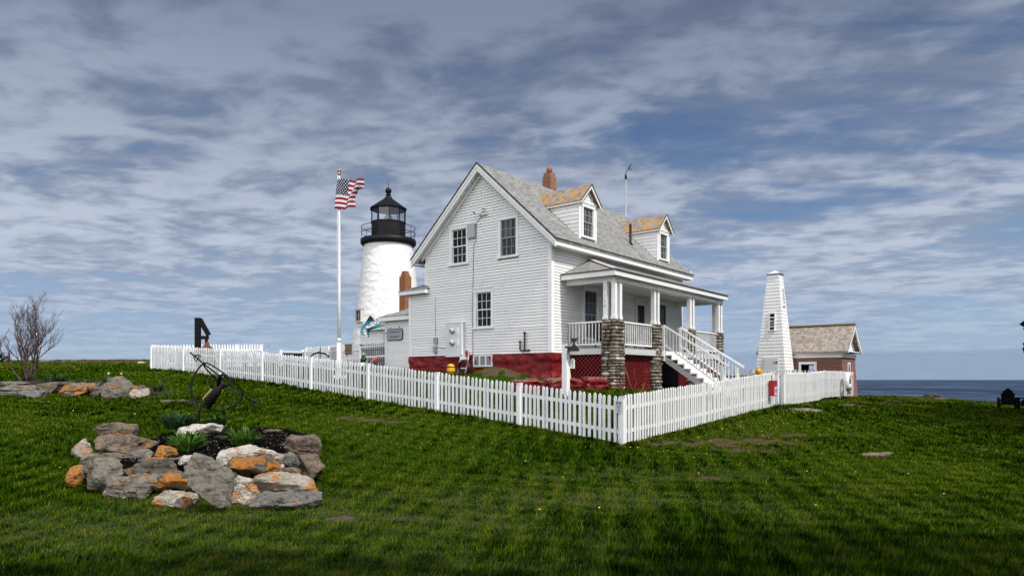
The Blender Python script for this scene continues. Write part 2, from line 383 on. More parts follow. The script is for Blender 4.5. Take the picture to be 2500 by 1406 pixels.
def _tps():
    P = CP[:, :2]; n = len(P); r2 = ((P[:, None]-P[None])**2).sum(-1)
    K = .5*r2*np.log(r2+1e-9); K[np.diag_indices(n)] = 1.2
    A = np.zeros((n+3, n+3)); A[:n, :n] = K; A[:n, n] = 1; A[:n, n+1:] = P; A[n, :n] = 1; A[n+1:, :n] = P.T
    return np.linalg.solve(A, np.concatenate([CP[:, 2], [0, 0, 0]]))
TW = _tps()
_ph = [(nr.uniform(.5, 1), nr.uniform(0, 6.28), nr.uniform(0, 6.28)) for _ in range(24)]
def wob(x, y, k0, n=6, seed=0):
    s = 0.0; a = 1.0; tot = 0
    for i in range(n):
        q, f, g = _ph[(i*3+seed) % 24]; k = k0*1.75**i
        s = s + a*np.sin(k*(x*math.cos(f)+y*math.sin(f))+g)*np.sin(k*.83*(x*math.cos(f+1.9)+y*math.sin(f+1.9))+g*1.7); tot += a; a *= .62
    return s/tot
EDGEX, EDGEY = [-60, -10, 5, 14, 25.2, 26.6, 60], [50, 50, 47, 43, 41, 35.3, 33.5]
def gz(x, y, rough=True):
    x = np.asarray(x, float); y = np.asarray(y, float); sh = np.broadcast(x, y).shape
    xf, yf = np.broadcast_to(x, sh).ravel(), np.broadcast_to(y, sh).ravel()
    z = np.zeros(xf.shape)
    for i, (px, py, _) in enumerate(CP):
        r2 = (xf-px)**2+(yf-py)**2; z += TW[i]*.5*r2*np.log(r2+1e-9)
    n = len(CP); z += TW[n]+TW[n+1]*xf+TW[n+2]*yf
    m = W(-.75, 2.0); z += .42*np.exp(-(((xf-m.x)**2+(yf-m.y)**2)/.9))              # heap against the gable
    if rough: z += .035*wob(xf, yf, .9)+.012*wob(xf, yf, 3.1, 4, 5)
    d = yf-np.interp(xf, EDGEX, EDGEY)-1.2*wob(xf, yf, .45, 4, 9)
    t = np.clip(d/9, 0, 1); z = z-14.5*t*t*(3-2*t)*(.8+.2*t)
    d2 = np.maximum(np.hypot(xf, yf-10)-75, 0); z = z-d2*.4
    return z.reshape(sh)
def g1(x, y): return float(gz(x, y))
BARE = [(4.4,16.5,1.5,.55,1.1),(5.9,17.0,1.4,.75,1.1),(7.1,18.4,1.1,.6,1.0),(5.0,15.6,1.2,.45,.8),(-3.6,17.8,1.0,.5,.7),(-2.2,8.9,.3,.22,.8),(-1.45,8.85,.32,.2,.9),(-.95,10.3,.28,.2,.85),
        (10.3,15.6,.8,.35,.6),(-9.6,19.4,.8,.25,.9),(-6.3,18.5,1.2,.3,.55),(3.4,12.2,.7,.4,.4),(8.5,18.5,1.0,.4,.5),(13.5,31,3.5,1.2,.5),(17,34,3.,1.,.7),(20.5,37.5,3.,1.2,.8),(25.5,34,3,1,.8),(-26,43.5,14,6.5,1.3),(-12,43,10,6.,1.3),(-.35,25.6,1.15,1.15,.95),(.4,24.6,1.,.5,.7)]
def bare(x, y):
    b = np.zeros(np.broadcast(x, y).shape)
    for bx, by, rx, ry, a in BARE: b = np.maximum(b, a*np.exp(-((x-bx)/rx)**2-((y-by)/ry)**2))
    b = b+.20*np.maximum(wob(x, y, .55, 5, 2)-.12, 0)
    d = y-np.interp(x, EDGEX, EDGEY); b = np.maximum(b, np.clip((d+4.0)/4.5, 0, 1)*(x > 12))
    return np.clip(b*(.72+.8*wob(x, y, 2.6, 5, 3)+.9*wob(x, y, 8.0, 4, 4)), 0, 1)
def lush(x, y): return np.clip(.5+.85*wob(x, y, .6, 6, 7)+.45*wob(x, y, 2.3, 4, 1), 0, 1)
BEDC, BEDR = (-5.3, 12.55), (1.5, 2.15)
def in_bed(x, y, k=1.0): return ((x-BEDC[0])/BEDR[0]/k)**2+((y-BEDC[1])/BEDR[1]/k)**2 < 1
def in_house(x, y):
    dx, dy = x-OX, y-OY; u, v = dx*UX+dy*UY, -dx*UY+dy*UX
    return (u > -.05) & (u < 10.8) & (v > -2.0) & (v < 7.5)

def lawn_material():
    m, t = newmat('lawn_soil_and_turf'); c = t.n('ShaderNodeNewGeometry').outputs['Position']
    b = t.n('ShaderNodeAttribute', attribute_name='bare').outputs['Fac']; lu = t.n('ShaderNodeAttribute', attribute_name='lush').outputs['Fac']
    n1 = t.noise(c, 7, 8, .7); n2 = t.noise(c, 32, 6, .7)
    f = t.math('ADD', t.math('MULTIPLY', n1, .55), t.math('MULTIPLY', n2, .45))
    g = t.ramp(f, [(.33, (.006, .016, .001)), (.5, (.020, .042, .003)), (.68, (.05, .075, .008))])
    g = t.mix(t.math('MULTIPLY', lu, .55), g, t.ramp(f, [(.3, (.006, .016, .0015)), (.65, (.03, .062, .006))]))
    s = t.ramp(f, [(.3, (.03, .021, .013)), (.55, (.085, .06, .038)), (.7, (.15, .118, .08))])
    k = t.mix(t.sstep(t.math('ADD', b, t.math('MULTIPLY', t.math('SUBTRACT', f, .5), .9)), .38, .62), g, s)
    rk = t.sstep(t.n('ShaderNodeSeparateXYZ', {0: c}).outputs[2], -.05, -.5)
    k = t.mix(rk, k, t.ramp(f, [(.3, (.06, .05, .04)), (.7, (.2, .18, .15))]))
    out(t, k, 1.0, f, .9, .05, spec=0.0); return m
LAWN = lawn_material()
def build_ground():
    xs = np.concatenate([np.linspace(-160, -40, 25)[:-1], np.linspace(-40, -12, 80)[:-1], np.linspace(-12, 14, 170)[:-1], np.linspace(14, 42, 80)[:-1], np.linspace(42, 160, 25)])
    ys = np.concatenate([np.linspace(-60, 2, 22)[:-1], np.linspace(2, 24, 150)[:-1], np.linspace(24, 64, 130)[:-1], np.linspace(64, 130, 10)])
    X, Y = np.meshgrid(xs, ys); Z = gz(X, Y)
    V = np.stack([X, Y, Z], -1).reshape(-1, 3); nx, ny = len(xs), len(ys)
    i = (np.arange(ny-1)[:, None]*nx+np.arange(nx-1)[None]).ravel()
    F = np.stack([i, i+1, i+nx+1, i+nx], 1)
    o = fast_mesh('ground', V, F, LAWN, {'bare': bare(X, Y).ravel(), 'lush': lush(X, Y).ravel()}, True)
    tag(o, kind='structure')
build_ground()
def build_sea():
    m, t = newmat('open_sea_water'); c = t.n('ShaderNodeNewGeometry').outputs['Position']
    w1 = t.noise(t.mapping(c, scale=(.5, .16, 1), rot=(0, 0, .15)), .12, 7, .68, .3); w2 = t.noise(t.mapping(c, scale=(.5, .35, 1), rot=(0, 0, .1)), .010, 5, .65)
    h = t.math('ADD', w1, t.math('MULTIPLY', w2, 3.0))
    k = t.ramp(t.math('ADD', t.math('MULTIPLY', w1, .6), t.math('MULTIPLY', w2, .4)), [(.42, (.003, .009, .025)), (.5, (.014, .032, .068)), (.58, (.05, .085, .15))])
    k = t.mix(t.math('MULTIPLY', t.sstep(t.noise(t.mapping(c, scale=(.5, .2, 1)), .11, 6, .75), .665, .70), .8), k, (.5, .54, .6))
    out(t, k, .5, h, 1.0, 1.6, spec=.12)
    mb = MB(); n = 96; rad = [0, 150, 900, 5000, 24000]
    vs = [(0, 200, 0)]+[(q*math.cos(2*math.pi*j/n), 200+q*math.sin(2*math.pi*j/n), 0) for q in rad[1:] for j in range(n)]
    fs = [(0, 1+j, 1+(j+1) % n) for j in range(n)]+[(1+i*n+j, 1+(i+1)*n+j, 1+(i+1)*n+(j+1) % n, 1+i*n+(j+1) % n) for i in range(len(rad)-2) for j in range(n)]
    mb.add(vs, fs, .5); o = mb.build('sea', m); o.location = (0, 0, -12.0); tag(o, kind='structure')
build_sea()
FLW = [W(-6.5, 17.3), W(-6.45, -6.7), W(4.0, -6.72)]
def build_grass():
    m, t = newmat('grass_blades'); a = t.n('ShaderNodeAttribute', attribute_name='tint').outputs['Fac']
    k = t.ramp(a, [(0, (.003, .010, .0006)), (.25, (.014, .042, .0012)), (.5, (.052, .110, .003)), (.68, (.100, .158, .006)), (.84, (.17, .18, .016)), (.9, (.14, .115, .04)), (1, (.20, .165, .075))])
    d = t.n('ShaderNodeBsdfDiffuse', {'Color': k}); tr = t.n('ShaderNodeBsdfTranslucent', {'Color': k})
    mx = t.n('ShaderNodeMixShader', {0: .3, 1: d.outputs[0], 2: tr.outputs[0]}); t.n('ShaderNodeOutputMaterial', {0: mx.outputs[0]})
    # sample points: denser near the viewer
    def pts(n, y0, y1, p):
        q = nr.random(n); y = (y0**p+q*(y1**p-y0**p))**(1/p); x = nr.uniform(-1, 1, n)*(.82*y+2.0); return x, y
    x1, y1 = pts(230000, 4.2, 12, 1.35); x2, y2 = pts(390000, 11, 47, .6)
    x4, y4 = pts(110000, 3.0, 30, 1.1); x4 = np.sign(x4+1e-6)*(.82*y4+2.0+nr.random(len(x4))*6.5)                 # flanks, seen from a step to the side
    x2, y2 = np.concatenate([x2, x4]), np.concatenate([y2, y4])
    # tussocks: tight bunches of longer blades, thicker along the fence foot and round the rocks
    nt = 5200; tx, ty = pts(nt, 4.6, 22, 1.1)
    fx = np.concatenate([np.linspace(FLW[0][0], FLW[1][0], 420), np.linspace(FLW[1][0], FLW[2][0], 330)])+nr.normal(0, .07, 750); fy = np.concatenate([np.linspace(FLW[0][1], FLW[1][1], 420), np.linspace(FLW[1][1], FLW[2][1], 330)])+nr.normal(0, .07, 750)
    tx, ty = np.concatenate([tx, fx]), np.concatenate([ty, fy]); th = np.concatenate([nr.uniform(.5, 1.0, nt)*(.4+.9*lush(tx[:nt], ty[:nt])), nr.uniform(.55, 1.25, 750)]); tt = nr.normal(0, .14, len(tx))
    per = 34; tr_ = np.repeat(nr.uniform(.03, .10, len(tx)), per); ta = nr.random(len(tx)*per)*6.283; tq = np.sqrt(nr.random(len(tx)*per))*tr_
    x3, y3 = np.repeat(tx, per)+tq*np.cos(ta), np.repeat(ty, per)+tq*np.sin(ta); h3 = np.repeat(th, per)*(.05+.06*nr.random(len(x3))); c3 = np.repeat(tt, per)
    x, y = np.concatenate([x1, x2, x3]), np.concatenate([y1, y2, y3]); ht = np.concatenate([np.zeros(len(x1)+len(x2)), h3]); ct = np.concatenate([np.zeros(len(x1)+len(x2)), c3])
    b = bare(x, y); lu = lush(x, y)
    keep = (nr.random(len(x)) > b*1.25) & ~in_bed(x, y, .93) & ~in_house(x, y) & (y < np.interp(x, EDGEX, EDGEY)-1)
    x, y, b, lu, ht, ct = x[keep], y[keep], b[keep], lu[keep], ht[keep], ct[keep]; n = len(x)
    z = gz(x, y)-.006
    h = (.024+.036*nr.random(n)+.075*np.clip(lu-.40, 0, 1))*(1-.55*np.clip(b*2, 0, 1))
    h = np.where(ht > 0, ht, h); tall = nr.random(n) < .03; h = np.where(tall, h*1.7, h)
    edge = ((x-BEDC[0])/BEDR[0])**2+((y-BEDC[1])/BEDR[1])**2
    h = np.where((edge < 1.4), h*2.0, h)
    far = np.clip((y-11)/14, 0, 1.6); wd = (.0042+.0028*nr.random(n))*(1+1.9*far)*np.clip(y/7, .85, 1.6)
    h = h*(1+.35*far)
    az = nr.random(n)*6.283; lean = .25+.75*nr.random(n)
    lx, ly = np.cos(az)*lean*h*.8+.012, np.sin(az)*lean*h*.8
    fa = az+1.57+nr.normal(0, .5, n); wx, wy = np.cos(fa)*wd/2, np.sin(fa)*wd/2
    P0 = np.stack([x-wx, y-wy, z], 1); P1 = np.stack([x+wx, y+wy, z], 1)
    mx_, my_ = x+lx*.38, y+ly*.38; zm = z+h*.62
    P2 = np.stack([mx_-wx*.8, my_-wy*.8, zm], 1); P3 = np.stack([mx_+wx*.8, my_+wy*.8, zm], 1)
    P4 = np.stack([x+lx, y+ly, z+h*np.where(lean > .8, .85, 1)], 1)
    V = np.stack([P0, P1, P2, P3, P4], 1).reshape(-1, 3); i = np.arange(n)*5
    F = np.concatenate([np.stack([i, i+1, i+3], 1), np.stack([i, i+3, i+2], 1), np.stack([i+2, i+3, i+4], 1)])
    tint = np.clip(.40+.20*nr.normal(size=n)-.40*(lu-.5)+.55*wob(x, y, 9.0, 4, 6)+ct+.42*b, 0, .86)
    straw = nr.random(n) < (.008+.35*b); tint = np.where(straw, .88+.12*nr.random(n), tint)
    o = fast_mesh('grass', V, F, m, {'tint': np.repeat(tint, 5)}); tag(o, kind='stuff')
build_grass()
def build_dandelions():
    mb = MB(); spots = []
    def cl(cx, cy, sx, sy, n):
        for _ in range(n): spots.append((rng.gauss(cx, sx), rng.gauss(cy, sy)))
    cl(8.6, 22.8, .9, .5, 34); cl(10.6, 25.4, .9, .5, 40); cl(6.5, 20.2, 1., .5, 14); cl(12.5, 26.5, 1.2, .5, 14); cl(3.2, 15.2, .8, .3, 8); cl(-9, 23.6, .7, .4, 6)
    for _ in range(70): spots.append((rng.uniform(-11, 14), rng.uniform(9, 26)))
    for px, py in spots:
        if in_bed(px, py, 1.15) or in_house(px, py): continue
        z = g1(px, py); h = rng.uniform(.03, .075); q = rng.uniform(.013, .02)
        mb.cm = 0; mb.tube([(px, py, z), (px, py, z+h)], .003, 4, cap=False)
        mb.cm = 1 if rng.random() < .88 else 2; mb.ball((px, py, z+h), (q, q, q*.55), n=4)
    o = mb.build('dandelions', [m_plain('dandelion_stem', (.07, .13, .02), .7), m_plain('dandelion_yellow', (.75, .52, .02), .7), m_plain('dandelion_seed_white', (.7, .7, .66), .8)])
    tag(o, kind='stuff')
build_dandelions()

# ------------------------------------------------------------------ keeper's house (local axes: x along the porch front, y to the back, z up)
def siding(mb, M, z0, z1, ex, xl, xr, lip=.013, holes=()):
    """lapped boards on plane M (x right, y up, z out); xl/xr give the extent at a height"""
    z = z0
    while z < z1-.004:
        zt = min(z+ex, z1); segs = [(xl(z), xr(z), xl(zt), xr(zt))]
        for hx0, hx1, hz0, hz1 in holes:
            if hz0 < (z+zt)/2 < hz1:
                nw = []
                for a, b, c, d in segs:
                    if hx0 > a and hx1 < b: nw += [(a, hx0, c, hx0), (hx1, b, hx1, d)]
                    else: nw.append((a, b, c, d))
                segs = nw
        for a, b, c, d in segs:
            if b-a < .01 and d-c < .01: continue
            # split long runs at random butt joints
            cuts = [a]
            while b-cuts[-1] > 4.2: cuts.append(cuts[-1]+rng.uniform(2.2, 3.9))
            cuts.append(b)
            for i in range(len(cuts)-1):
                p, q = cuts[i], cuts[i+1]; pt = c if i == 0 else p; qt = d if i == len(cuts)-2 else q
                l2 = lip*rng.uniform(.85, 1.25)
                gv = min(.016, (zt-z)*.25); k_ = (zt-gv-z)/(zt-z); qg, pg = q+(qt-q)*k_, p+(pt-p)*k_
                vs = [(p, z, -.03), (q, z, -.03), (q, z, l2), (p, z, l2), (qg, zt-gv, .002), (pg, zt-gv, .002), (qg, zt-gv, -.03), (pg, zt-gv, -.03), (qt, zt, -.03), (pt, zt, -.03)]
                vs = [M @ Vector(v) for v in vs]
                mb.add(vs, [(0, 1, 2, 3), (3, 2, 4, 5), (5, 4, 6, 7), (7, 6, 8, 9)], None)
        z = zt
def window(parent, M, w, h, casing=.13, lites=3, name='window', pane_mat=None, sill=True, lab=None, proud=.035, dark_sash=False, trim=None):
    """double-hung sash window, centre-bottom of the casing at M's origin"""
    trim = trim or WHITE2
    mb = MB(); mb.T = M; a = w/2
    mb.box((-a, casing*.6, -.02), (-a+casing, h-casing, proud)); mb.box((a-casing, casing*.6, -.02), (a, h-casing, proud))
    mb.box((-a-.015, h-casing, -.02), (a+.015, h, proud+.012)); mb.box((-a-.02, h, -.02), (a+.02, h+.025, proud+.03))
    win = mb.build(name, trim, parent, lab)
    if sill:
        s = MB(); s.T = M; s.box((-a-.03, 0, -.02), (a+.03, casing*.6, proud+.045)); s.build('sill', trim, win)
    x0, x1, y0, y1 = -a+casing, a-casing, casing*.6, h-casing; mid = (y0+y1)/2
    sb = MB(); sb.T = M; f = .038
    for (lo, hi, d) in ((mid-.018, y1, -.012), (y0, mid+.018, -.034)):
        sb.box((x0, lo, d-.03), (x0+f, hi, d)); sb.box((x1-f, lo, d-.03), (x1, hi, d)); sb.box((x0+f, hi-f, d-.03), (x1-f, hi, d)); sb.box((x0+f, lo, d-.03), (x1-f, lo+f*1.15, d))
        gw = (x1-x0-2*f)/lites
        for k in range(1, lites): sb.box((x0+f+gw*k-.009, lo+f*1.15, d-.024), (x0+f+gw*k+.009, hi-f, d-.004))
        zc = (lo+f*1.15+hi-f)/2
        for k in range(lites): sb.box((x0+f+gw*k+(.009 if k else 0), zc-.009, d-.024), (x0+f+gw*(k+1)-(.009 if k < lites-1 else 0), zc+.009, d-.004))
    sb.build('sash', GREYSASH if dark_sash else trim, win)
    p = MB(); p.T = M
    p.box((x0+.004, mid, -.07), (x1-.004, y1-.004, -.03)); p.box((x0+.004, y0+.004, -.09), (x1-.004, mid, -.054))
    p.build('pane', pane_mat or GLASS, win); return win
GREYSASH = m_paint('greyed_sash_paint', (.30, .31, .31), dirt=.3)
H = thing('keepers_house', 'white clapboard house with red stone base and stone-piered front porch', 'house', W(0, 0, 0), TH)
FZ, EZ, RY, RS = 2.57, 6.6, 3.27, .905            # foundation top, eave height, ridge y, roof pitch
roofz = lambda y: EZ+RS*(y+.42) if y < RY else EZ+RS*(2*RY-y+.42)
LEN = 10.7
MG = frame((0, 0, 0), (0, -1, 0), (0, 0, 1))       # gable wall: x = -y, out = -x
MF = frame((0, 0, 0), (1, 0, 0), (0, 0, 1))        # porch wall: x = x, out = -y
def gable_window_matrix(yc, z): return frame((0, yc, z), (0, -1, 0), (0, 0, 1))
def front_matrix(xc, z, y=0.0): return frame((xc, y, z), (1, 0, 0), (0, 0, 1))

def build_house():
    # core walls (so the house is solid from every side)
    mb = MB()
    pent = lambda x: [(x, .11, FZ), (x, .11, roofz(.11)-.1), (x, RY, roofz(RY)-.12), (x, 6.45, roofz(6.45)-.1), (x, 6.45, FZ)]
    mb.prism(pent(.11), (LEN-.122, 0, 0)); mb.box((.11, 6.452, FZ), (3.2, 7.40, 5.3))
    # clapboards: gable (main + lean-to in one continuous plane)
    lines = lambda z: max(0.0, RY-(roofz(RY)-.13-z)/RS) if z > roofz(0)-.13 else 0.0
    def yl(z):   # left end (larger y)
        if z < 5.2: return 7.42
        return min(6.45, 2*RY-lines(z)) if z > roofz(0)-.13 else 6.45
    holes = [(-5.02, -4.02, 6.15, 7.74), (-2.47, -1.50, 6.18, 7.75), (-3.71, -2.72, 3.55, 5.1)]
    siding(mb, MG, FZ, roofz(RY)-.16, .108, lambda z: -yl(z), lambda z: -lines(z), .019, holes)
    siding(mb, MF, FZ, 6.5, .108, lambda z: 0.0, lambda z: LEN, .017, [(2.08, 3.16, 3.14, 5.12), (8.12, 9.12, 3.14, 5.1)])
    siding(mb, frame((LEN, 0, 0), (0, 1, 0), (0, 0, 1)), FZ, 6.5, .2, lambda z: 0, lambda z: 6.45)
    mb.build('wall', WHITE, H)
    # corner boards and rake frieze
    for a, b in (((-.03, -.032, FZ-.02), (.0, .13, 6.45)), ((.001, -.032, FZ-.02), (.14, -.001, 6.45)), ((-.03, 7.30, FZ-.02), (.001, 7.44, 5.22)), ((-.03, 6.33, 5.52), (.001, 6.47, 6.4)), ((LEN-.12, -.032, FZ), (LEN+.03, .0, 6.45))):
        MB().box(a, b).build('corner_board', WHITE2, H)
    # foundation, rough painted rubble
    vs, fs = [], []
    def sheet(P, U, Vv, nu, nv, nrm, amp):
        o = len(vs)
        for j in range(nv+1):
            for i in range(nu+1):
                p = Vector(P)+Vector(U)*(i/nu)+Vector(Vv)*(j/nv)
                q = noise.fractal(p*1.7, .9, 2.0, 4)*amp + amp*.9*noise.cell(Vector((p.x*1.4, p.y*1.4, p.z*2.2)))
                if j == nv: q *= .3
                vs.append(tuple(p+Vector(nrm)*q))
        for j in range(nv):
            for i in range(nu): k = o+j*(nu+1)+i; fs.append((k, k+1, k+nu+2, k+nu+1))
    sheet((-.04, 7.42, .9), (0, -7.46, 0), (0, 0, FZ-.9), 90, 20, (-1, 0, 0), .055)
    sheet((-.04, -.04, .9), (LEN, 0, 0), (0, 0, FZ-.9), 100, 20, (0, -1, 0), .055)
    fb = MB(); fb.add(vs, fs, .5, True); fb.box((.02, .02, .8), (LEN, 7.4, FZ-.01)); fb.cm = 1; fb.box((1.25, -.13, .8), (LEN-.05, -.09, FZ-.02)); fb.build('foundation', [REDF, m_plain('porch_shade_dark', (.03, .027, .025), .9, 0, .6, .8, 4)], H)  # dark sheet under the porch stands for the shade behind the lattice
    # main roof: two slabs with overhangs
    x0, x1, th = -.36, LEN+.4, .11; ridge = roofz(RY)
    rb = MB()
    for sgn in (0, 1):
        ye = -.42 if sgn == 0 else 2*RY+.42
        P = [(x0, ye, EZ), (x1, ye, EZ), (x1, RY, ridge), (x0, RY, ridge)]
        if sgn: P = P[::-1]
        rb.prism([Vector(p)-Vector((0, 0, th)) for p in P], (0, 0, th))
    rb.build('roof', ROOF, H)
    eb = MB()
    for ye in (-.42, 2*RY+.42):
        s = 1 if ye < 0 else -1
        eb.prism([(x0-.02, ye-.02*s, EZ-.035), (x0-.02, RY, ridge-.015), (x0-.02, RY, ridge+.02), (x0-.02, ye-.02*s, EZ+.008)], (.045, 0, 0))
    eb.bar((x0, -.43, EZ-.012), (x1+.02, -.43, EZ-.012), .03, .025); eb.build('drip_edge', EDGE, H)
    # gable rake boards, soffit, eaves fascia
    rk = MB()
    for s in (0, 1):
        f = (lambda y: y) if s == 0 else (lambda y: 2*RY-y)
        ye = -.42
        for (xa, xb, up, dn) in ((x0-.005, x0+.05, -.04, -.15), (x0+.02, x0+.08, -.15, -.30), (-.09, -.016, -.21, -.40)):
            yb = ye if xa < -.2 else -.05
            rk.prism([(xa, f(yb), roofz(yb)+up-.03), (xa, RY, ridge+up-.03), (xa, RY, ridge+dn-.03), (xa, f(yb), roofz(yb)+dn-.03)], (xb-xa, 0, 0))
        # soffit under the rake overhang
        rk.prism([(x0+.08, f(ye), EZ-.24), (x0+.08, RY, ridge-.24), (x0+.08, RY, ridge-.26), (x0+.08, f(ye), EZ-.26)], (-.09-(x0+.08), 0, 0))
    rk.build('rake_board', WHITE2, H)
    ef = MB()
    ef.box((x0+.05, -.40, EZ-.255), (x1-.02, -.35, EZ-.045)); ef.box((x0+.09, -.349, EZ-.25), (x1-.02, -.035, EZ-.225))
    ef.box((x0+.05, 2*RY+.35, EZ-.255), (x1-.02, 2*RY+.40, EZ-.045)); ef.box((x0+.09, 2*RY+.03, EZ-.25), (x1-.02, 2*RY+.349, EZ-.225))
    ef.box((x1-.07, -.34, EZ-.22), (x1-.02, .3, EZ+.2)); ef.build('eaves_fascia', WHITE2, H)
    # gable windows
    window(H, gable_window_matrix(4.52, 6.15), 1.04, 1.58, lab='left upper window with a pale reflection')
    window(H, gable_window_matrix(1.985, 6.18), 1.0, 1.58, pane_mat=GLASS_S, lab='right upper window with greyish curtain', dark_sash=True)
    window(H, gable_window_matrix(3.215, 3.55), 1.02, 1.56, lab='ground floor gable window')
    # little lean-to roof at the left corner
    lr = MB(); A, B, T, F2 = (-.30, 7.86, 5.33), (-.30, 6.18, 5.33), (.55, 6.44, 5.72), (3.4, 7.86, 5.33); B2, T2 = (0.0, 6.18, 5.37), (3.4, 6.46, 5.72)
    lr.quad(A, B, T); lr.quad(B, (-.02, 6.18, 5.34), T); lr.quad(A, T, T2, F2); lr.build('lean_to_roof', ROOF_S, H)
    lf = MB(); lf.box((-.27, 6.2, 5.17), (-.23, 7.83, 5.318)); lf.box((-.229, 7.79, 5.17), (3.3, 7.83, 5.318)); lf.box((-.229, 6.2, 5.17), (-.015, 6.24, 5.318)); lf.box((-.229, 6.241, 5.19), (-.02, 7.789, 5.215)); lf.box((-.02, 7.43, 5.19), (3.3, 7.789, 5.215))
    lf.build('lean_to_fascia', WHITE2, H)
    # basement window
    bw = MB(); M = gable_window_matrix(3.2, 2.09); bw.T = M
    bw.box((-.49, 0, .05), (.49, .06, .10)); bw.box((-.49, .40, .05), (.49, .46, .10))
    for xx in (-.49, -.19, .13, .43): bw.box((xx, .06, .05), (xx+.06, .40, .10))
    b = bw.build('basement_window', WPEEL, H); pn = MB(); pn.T = M; pn.box((-.45, .03, .055), (.45, .43, .075)); pn.build('pane', m_plain('frosted_grey_pane', (.22, .25, .27), .3), b)
    # dormers
    for xc, hw, ww in ((2.40, .60, .92), (8.74, .58, .90)):
        dm = MB(); zt = 8.40; yb = (zt-EZ)/RS-.42; zb0 = roofz(0.0)-.03
        Mw = front_matrix(xc, 0, 0.0)
        dm.prism([(xc-hw+.02, .115, zb0), (xc+hw-.02, .115, zb0), (xc+hw-.02, .115, zt), (xc, .115, zt+.66), (xc-hw+.02, .115, zt)], (0, .05, 0))
        siding(dm, Mw, zb0, zt+.66, .12, lambda z: -min(hw, (zt+.66-z)/1.1), lambda z: min(hw, (zt+.66-z)/1.1), .012, [(-ww/2+.03, ww/2-.03, roofz(0)+.03, roofz(0)+1.3)])
        for s in (-1, 1):
            Ms = frame((xc+s*hw, 0, 0), (0, s, 0), (0, 0, 1))
            yz = lambda z: max(0.0, (z-EZ)/RS-.42)
            if s < 0: siding(dm, Ms, zb0, zt, .15, lambda z: -yz(z), lambda z: 0.0, .02)
            else: siding(dm, Ms, zb0, zt, .15, lambda z: 0.0, lambda z: yz(z), .014)
            dm.prism([(xc+s*(hw-.03), .02, zb0), (xc+s*(hw-.03), .02, zt), (xc+s*(hw-.03), yb, zt)], (s*.02, 0, 0))
        D = dm.build('dormer', WPEEL, H)
        cb = MB()
        for s in (-1, 1): cb.box((xc+s*(hw-.10), -.03, zb0-.02), (xc+s*(hw+.02), -.001, zt))
        cb.box((xc-hw-.03, -.05, zt-.02), (xc+hw+.03, -.002, zt+.05)); cb.build('dormer_trim', WHITE2, D)
        window(H, front_matrix(xc, roofz(0)+.03, -.015), ww, 1.30, .115, pane_mat=GLASS_S, name='dormer_window', dark_sash=True)
        # dormer roof
        dr = MB(); ze, zr = zt-.03, zt+.70; e = hw+.13; ybk = (ze-EZ)/RS-.42; yrk = (zr-EZ)/RS-.42; yf = -.2
        for s in (-1, 1):
            P = [(xc+s*e, yf, ze), (xc, yf, zr), (xc, yrk, zr), (xc+s*e, ybk, ze)]
            if s > 0: P = P[::-1]
            dr.prism([Vector(p)-Vector((0, 0, .045)) for p in P], (0, 0, .045))
        dr.build('dormer_roof', ROOF_L, D)
        rf = MB()
        for s in (-1, 1):
            rf.prism([(xc+s*e, yf+.012, ze-.05), (xc, yf+.012, zr-.05), (xc, yf+.012, zr-.16), (xc+s*(e-.02), yf+.012, ze-.12)], (0, .04, 0))
            rf.bar((xc+s*(e-.03), yf+.06, ze-.075), (xc+s*(e-.03), ybk-.05, ze-.075), .03, .06)
        rf.build('dormer_rake', WHITE2, D)
        de = MB()
        for s in (-1, 1): de.prism([(xc+s*(e+.015), yf-.012, ze-.055), (xc, yf-.012, zr-.04), (xc, yf-.012, zr+.012), (xc+s*(e+.015), yf-.012, ze-.012)], (0, .022, 0))
        de.build('dormer_drip_edge', EDGE, D)
    # roof furniture: chimney, vent pipe
    ch = MB(); cx, cy = 4.9, 3.62
    for hw, za, zb in ((.225, 9.2, 10.62), (.185, 10.62, 10.78)): ch.box((cx-hw, cy-hw, za), (cx+hw, cy+hw, zb), .5)
    CH = ch.build('chimney', BRICK, H); pt = MB(); pt.lathe([(.13, 0), (.125, .24), (.12, .25)], 20, (cx, cy, 10.78)); pt.build('chimney_pot', m_plain('terracotta', (.36, .11, .045), .8), CH)
    vp = MB(); vp.lathe([(.12, 0), (.07, .08), (.055, .1), (.055, .92), (.05, .92)], 14, (6.95, .68, roofz(.68)-.04)); vp.build('vent_pipe', BLACK, H)
    fs_ = MB(); fs_.lathe([(.1, 0), (.1, .09), (.06, .13)], 12, (6.75, 4.0, 9.25)); fs_.build('roof_vent', RUST, H)
build_house()

